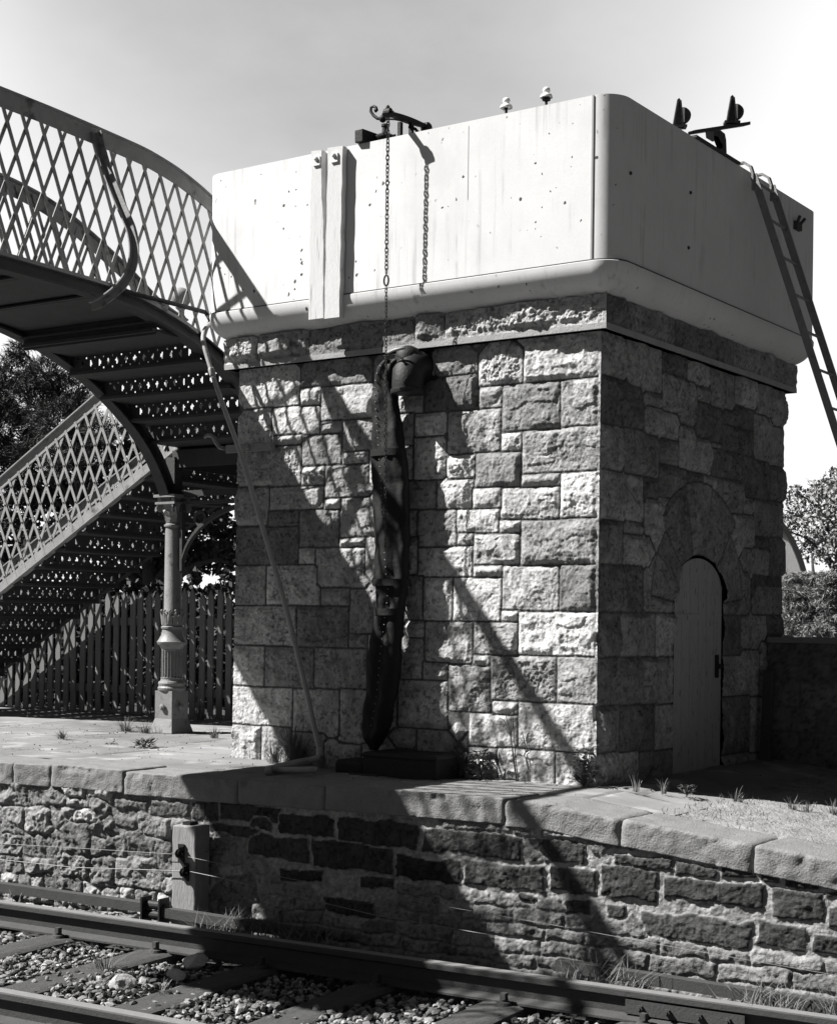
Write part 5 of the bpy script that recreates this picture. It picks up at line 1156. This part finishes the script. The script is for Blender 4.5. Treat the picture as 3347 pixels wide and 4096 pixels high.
# grass tufts and weeds, each its own thing
def tuft(p, n, h, spread, label, mat_=None, name='grass_tuft', cat='grass', group='grass tufts', wid=.0035):
    p = np.asarray(p, float); V = []; F = []; sd = 4
    for i in range(n):
        a = fo.uniform(0, 6.28); l = h*fo.uniform(.45, 1.1); out = spread*fo.uniform(.1, 1.0); b = p+np.array([math.cos(a), math.sin(a), 0])*fo.uniform(0, spread*.35); e = np.array([-math.sin(a), math.cos(a), 0]); o_ = len(V)
        for k in range(sd+1):
            t = k/sd; c = b+np.array([math.cos(a), math.sin(a), 0])*out*t**1.6+np.array([0, 0, l*(t-.35*t*t*out/max(spread, .01))]); w_ = wid*(1-t*.9); V += [c-e*w_, c+e*w_]
        F += [(o_+2*k, o_+2*k+1, o_+2*k+3, o_+2*k+2) for k in range(sd)]
    return tag(link(name, np.array(V), [np.array(F)], mat_ or M_GRASS, None, False), label, cat, group)
def gp_(u, v, z=0.0):
    for _ in range(4):
        p = on(u, v, 2, z)
        z = float(gz(p[0]))
    return p
tuft(gp_(250, 2955), 60, .10, .12, 'small grass tuft growing from the paving joint at the left')
tuft(gp_(505, 2925), 70, .15, .16, 'wispy grass clump left of the column foot')
tuft(gp_(580, 2932), 70, .12, .14, 'grass clump close against the left of the column foot')
tuft(gp_(800, 2880), 110, .30, .14, 'tall dry grass standing behind the right of the column', name='grass_tuft')
tuft(gp_(858, 2952), 60, .11, .10, 'spiky grass tuft on the paving near the tower')
tuft(on(1175, 3030, 1, -.10)*np.array([1, 1, 0]), 190, .34, .22, 'large tangled grass clump at the foot of the tower beside the leaning pipe')
tuft(on(1100, 3040, 1, -.12)*np.array([1, 1, 0]), 80, .20, .16, 'drooping sunlit grass at the bottom left of the tower')
tuft(on(1290, 3050, 1, -.2)*np.array([1, 1, 0]), 40, .16, .14, 'thin grass at the foot of the leaning pipe')
for (u, v, n, h, lab) in ((2545, 3168, 14, .16, 'few tall grass blades at the shadow edge beside the tower corner'), (2650, 3175, 12, .14, 'sparse bent grass blades in front of the door'), (2935, 3210, 14, .12, 'curled grass blades at the shadow edge past the door'), (3165, 3250, 26, .12, 'row of short lit grass blades at the right shadow edge'), (3230, 3258, 24, .10, 'short lit grass near the right frame edge'), (3330, 3268, 22, .14, 'grass blades at the far right of the verge'), (2960, 3215, 10, .08, 'tiny grass blades beside the curled ones')):
    tuft(gp_(u, v, -.05), n, h, .07, lab)
for (u, v, n, h, sp_, lab) in ((1985, 3850, 230, .44, .26, 'long grass growing against the wall beside the point rod'), (2085, 3865, 120, .32, .22, 'low grass right of the long clump by the wall'), (3230, 4060, 110, .15, .20, 'tangled dry grass beside the rail at the bottom right'), (3120, 4075, 70, .12, .16, 'grass at the bottom edge left of the tangled clump'),
                         (219, 3735, 40, .12, .12, 'thin grass between ballast and rail at the left'), (424, 3905, 55, .17, .14, 'upright straggling grass at the edge of the sleeper'), (372, 3975, 70, .10, .16, 'flattened pale grass on the ballast below the sleeper'), (370, 3790, 50, .07, .16, 'flat dead grass lying on the pale ballast'), (640, 3990, 40, .10, .14, 'grass in front of the smooth pale stone'), (830, 4080, 14, .12, .05, 'single tuft of blades at the bottom edge')):
    tuft(on(u, v, 2, -.985), n, h, sp_, lab)
def weed(p, n, size, h, label, name='weed_plant', group='leafy weeds'):
    p = np.asarray(p, float); t = thing(name, label, 'weed', tuple(p), group); m = MB(); V = []; F = []
    for i in range(n):
        a = fo.uniform(0, 6.28); hh = h*fo.uniform(.1, 1); rr = size*fo.uniform(.3, 1.0)*(1-.4*hh/max(h, .01)); c = p+np.array([rr*math.cos(a)*.6, rr*math.sin(a)*.6, hh]); d = np.array([math.cos(a), math.sin(a), fo.uniform(-.2, .7)]); d /= np.linalg.norm(d); e = np.cross(d, [0, 0, 1]); e /= np.linalg.norm(e); l = size*fo.uniform(.35, .6); o_ = len(V)
        V += [c, c+d*l*.5+e*l*.20+np.array([0, 0, .004]), c+d*l, c+d*l*.5-e*l*.20+np.array([0, 0, .004])]; F.append((o_, o_+1, o_+2, o_+3))
        if i % 4 == 0: m.tube([p, (p+c)/2+np.array([0, 0, .01]), c], .0025, 4)
    link('leaves', np.array(V), [np.array(F)], M_WEED, t, False); m.build('stems', M_WEED, t); return t
weed(gp_(575, 2988), 60, .13, .05, 'flat leafy rosette on the paving in front of the column')
weed(gp_(445, 2978), 16, .06, .02, 'tiny sprig in a paving joint left of the leafy rosette')
weed(on(1840, 3115, 1, -.10)*np.array([1, 1, 0]), 70, .12, .16, 'leafy weed at the foot of the front wall right of the drain box')
weed(on(1925, 3120, 1, -.09)*np.array([1, 1, 0]), 90, .12, .17, 'broad leafy weed next to the thin bare stem')
weed(on(2335, 3145, 1, -.08)*np.array([1, 1, 0]), 120, .11, .24, 'upright leafy weed growing at the tower corner')
weed(on(2745, 3185, 2, -.04), 40, .08, .06, 'small leafy weed at the shadow edge in front of the door')
weed(roff(850, 3430, .03), 12, .09, .05, 'few pale ivy leaves on the wall right of the timber post')
weed(on(2120, 3800, 2, -.9), 20, .10, .12, 'leafy weed at the foot of the block wall')
st_ = on(2065, 3125, 1, -.07)*np.array([1, 1, 0]); bs = thing('bare_stem', 'thin dry branching stem standing against the front wall', 'plant', tuple(st_)); m = MB(); tp_ = on(2035, 2890, 1, -.07)
m.tube([st_, st_*.6+tp_*.4, tp_], [.006, .005, .003], 6); m.tube([st_+np.array([.012, 0, 0]), st_*.5+tp_*.5+np.array([.016, 0, 0]), on(2050, 2870, 1, -.07)], [.004, .003, .002], 5)
for (u, v) in ((1995, 2870), (2012, 2840), (2055, 2845), (2070, 2880), (1985, 2900)): m.tube([st_*.25+tp_*.75, (tp_+on(u, v, 1, -.08))/2, on(u, v, 1, -.08)], [.003, .0025, .0015], 4)
m.build('stem', M_SLEEPER, bs)

vg = np.random.default_rng(12); n = 5200; X = vg.uniform(.62, 4.2, n); D = vg.uniform(.36, 2.6, n)**1.0; k_ = fbm(np.stack([X*2.2, D*2.2, X*0], 1), 3, 8)+.25*sstep(.5, 1.2, D) > .02; X, D = X[k_], D[k_]; n = len(X)
b_ = np.stack([X, yE(X)+D, gz(X)+.0], 1); a = vg.uniform(0, 6.28, n); l = vg.uniform(.012, .045, n); d_ = np.stack([np.cos(a)*.7, np.sin(a)*.7, np.ones(n)], 1); e_ = np.stack([-np.sin(a), np.cos(a), a*0], 1)*.0028
V = np.stack([b_-e_, b_+e_, b_+d_*l[:, None]], 1).reshape(-1, 3)
tag(link('verge_grass', V, [np.arange(3*n).reshape(n, 3)], M_GRASS, None, False), 'short sparse turf on the sloping verge right of the tower', 'grass', kind='stuff')

# grit on the paving and rough growth along the foot of the platform wall
n = 2600; X = vg.uniform(-6.5, .4, n); D = vg.uniform(.02, 2.8, n); j_, _ = pav(X, D); k_ = (j_ < .03) | (vg.random(n) < .18); X, D = X[k_], D[k_]; n = len(X)
P = np.stack([X, yE(X)+.40+D, gz(X)+.001], 1); tag(pebbles('grit', P, vg.uniform(.002, .007, n), M_BALLAST, np.clip(vg.normal(.14, .08, n), .02, .4)), 'scattered grit in the joints of the platform paving', 'grit', kind='stuff')
n = 5200; X = vg.uniform(-3.4, 2.6, n); of_ = -vg.uniform(.10, .42, n); k_ = fbm(np.stack([X*2.6, X*0, X*0+3], 1), 3, 88) > .12; X, of_ = X[k_], of_[k_]; n = len(X)
b_ = np.stack([X, -1.838+(X+3.245)*kR, np.full(n, -.985)], 1)+nR*of_[:, None]; a = vg.uniform(0, 6.28, n); l = vg.uniform(.06, .26, n); d_ = np.stack([np.cos(a)*.6, np.sin(a)*.6, np.ones(n)], 1); e_ = np.stack([-np.sin(a), np.cos(a), a*0], 1)*.0026
m_ = b_+d_*l[:, None]*.6+np.array([0, 0, .01]); V = np.stack([b_-e_, b_+e_, m_+e_*.75, m_-e_*.75, b_+d_*np.array([1.5, 1.5, .95])*l[:, None]], 1).reshape(-1, 3); I = np.arange(n)[:, None]*5
tag(link('wall_foot_grass', V, [np.hstack([I, I+1, I+2, I+3]), np.hstack([I+3, I+2, I+4])], M_GRASS, None, False), 'rough grass growing along the foot of the platform wall', 'grass', kind='stuff')
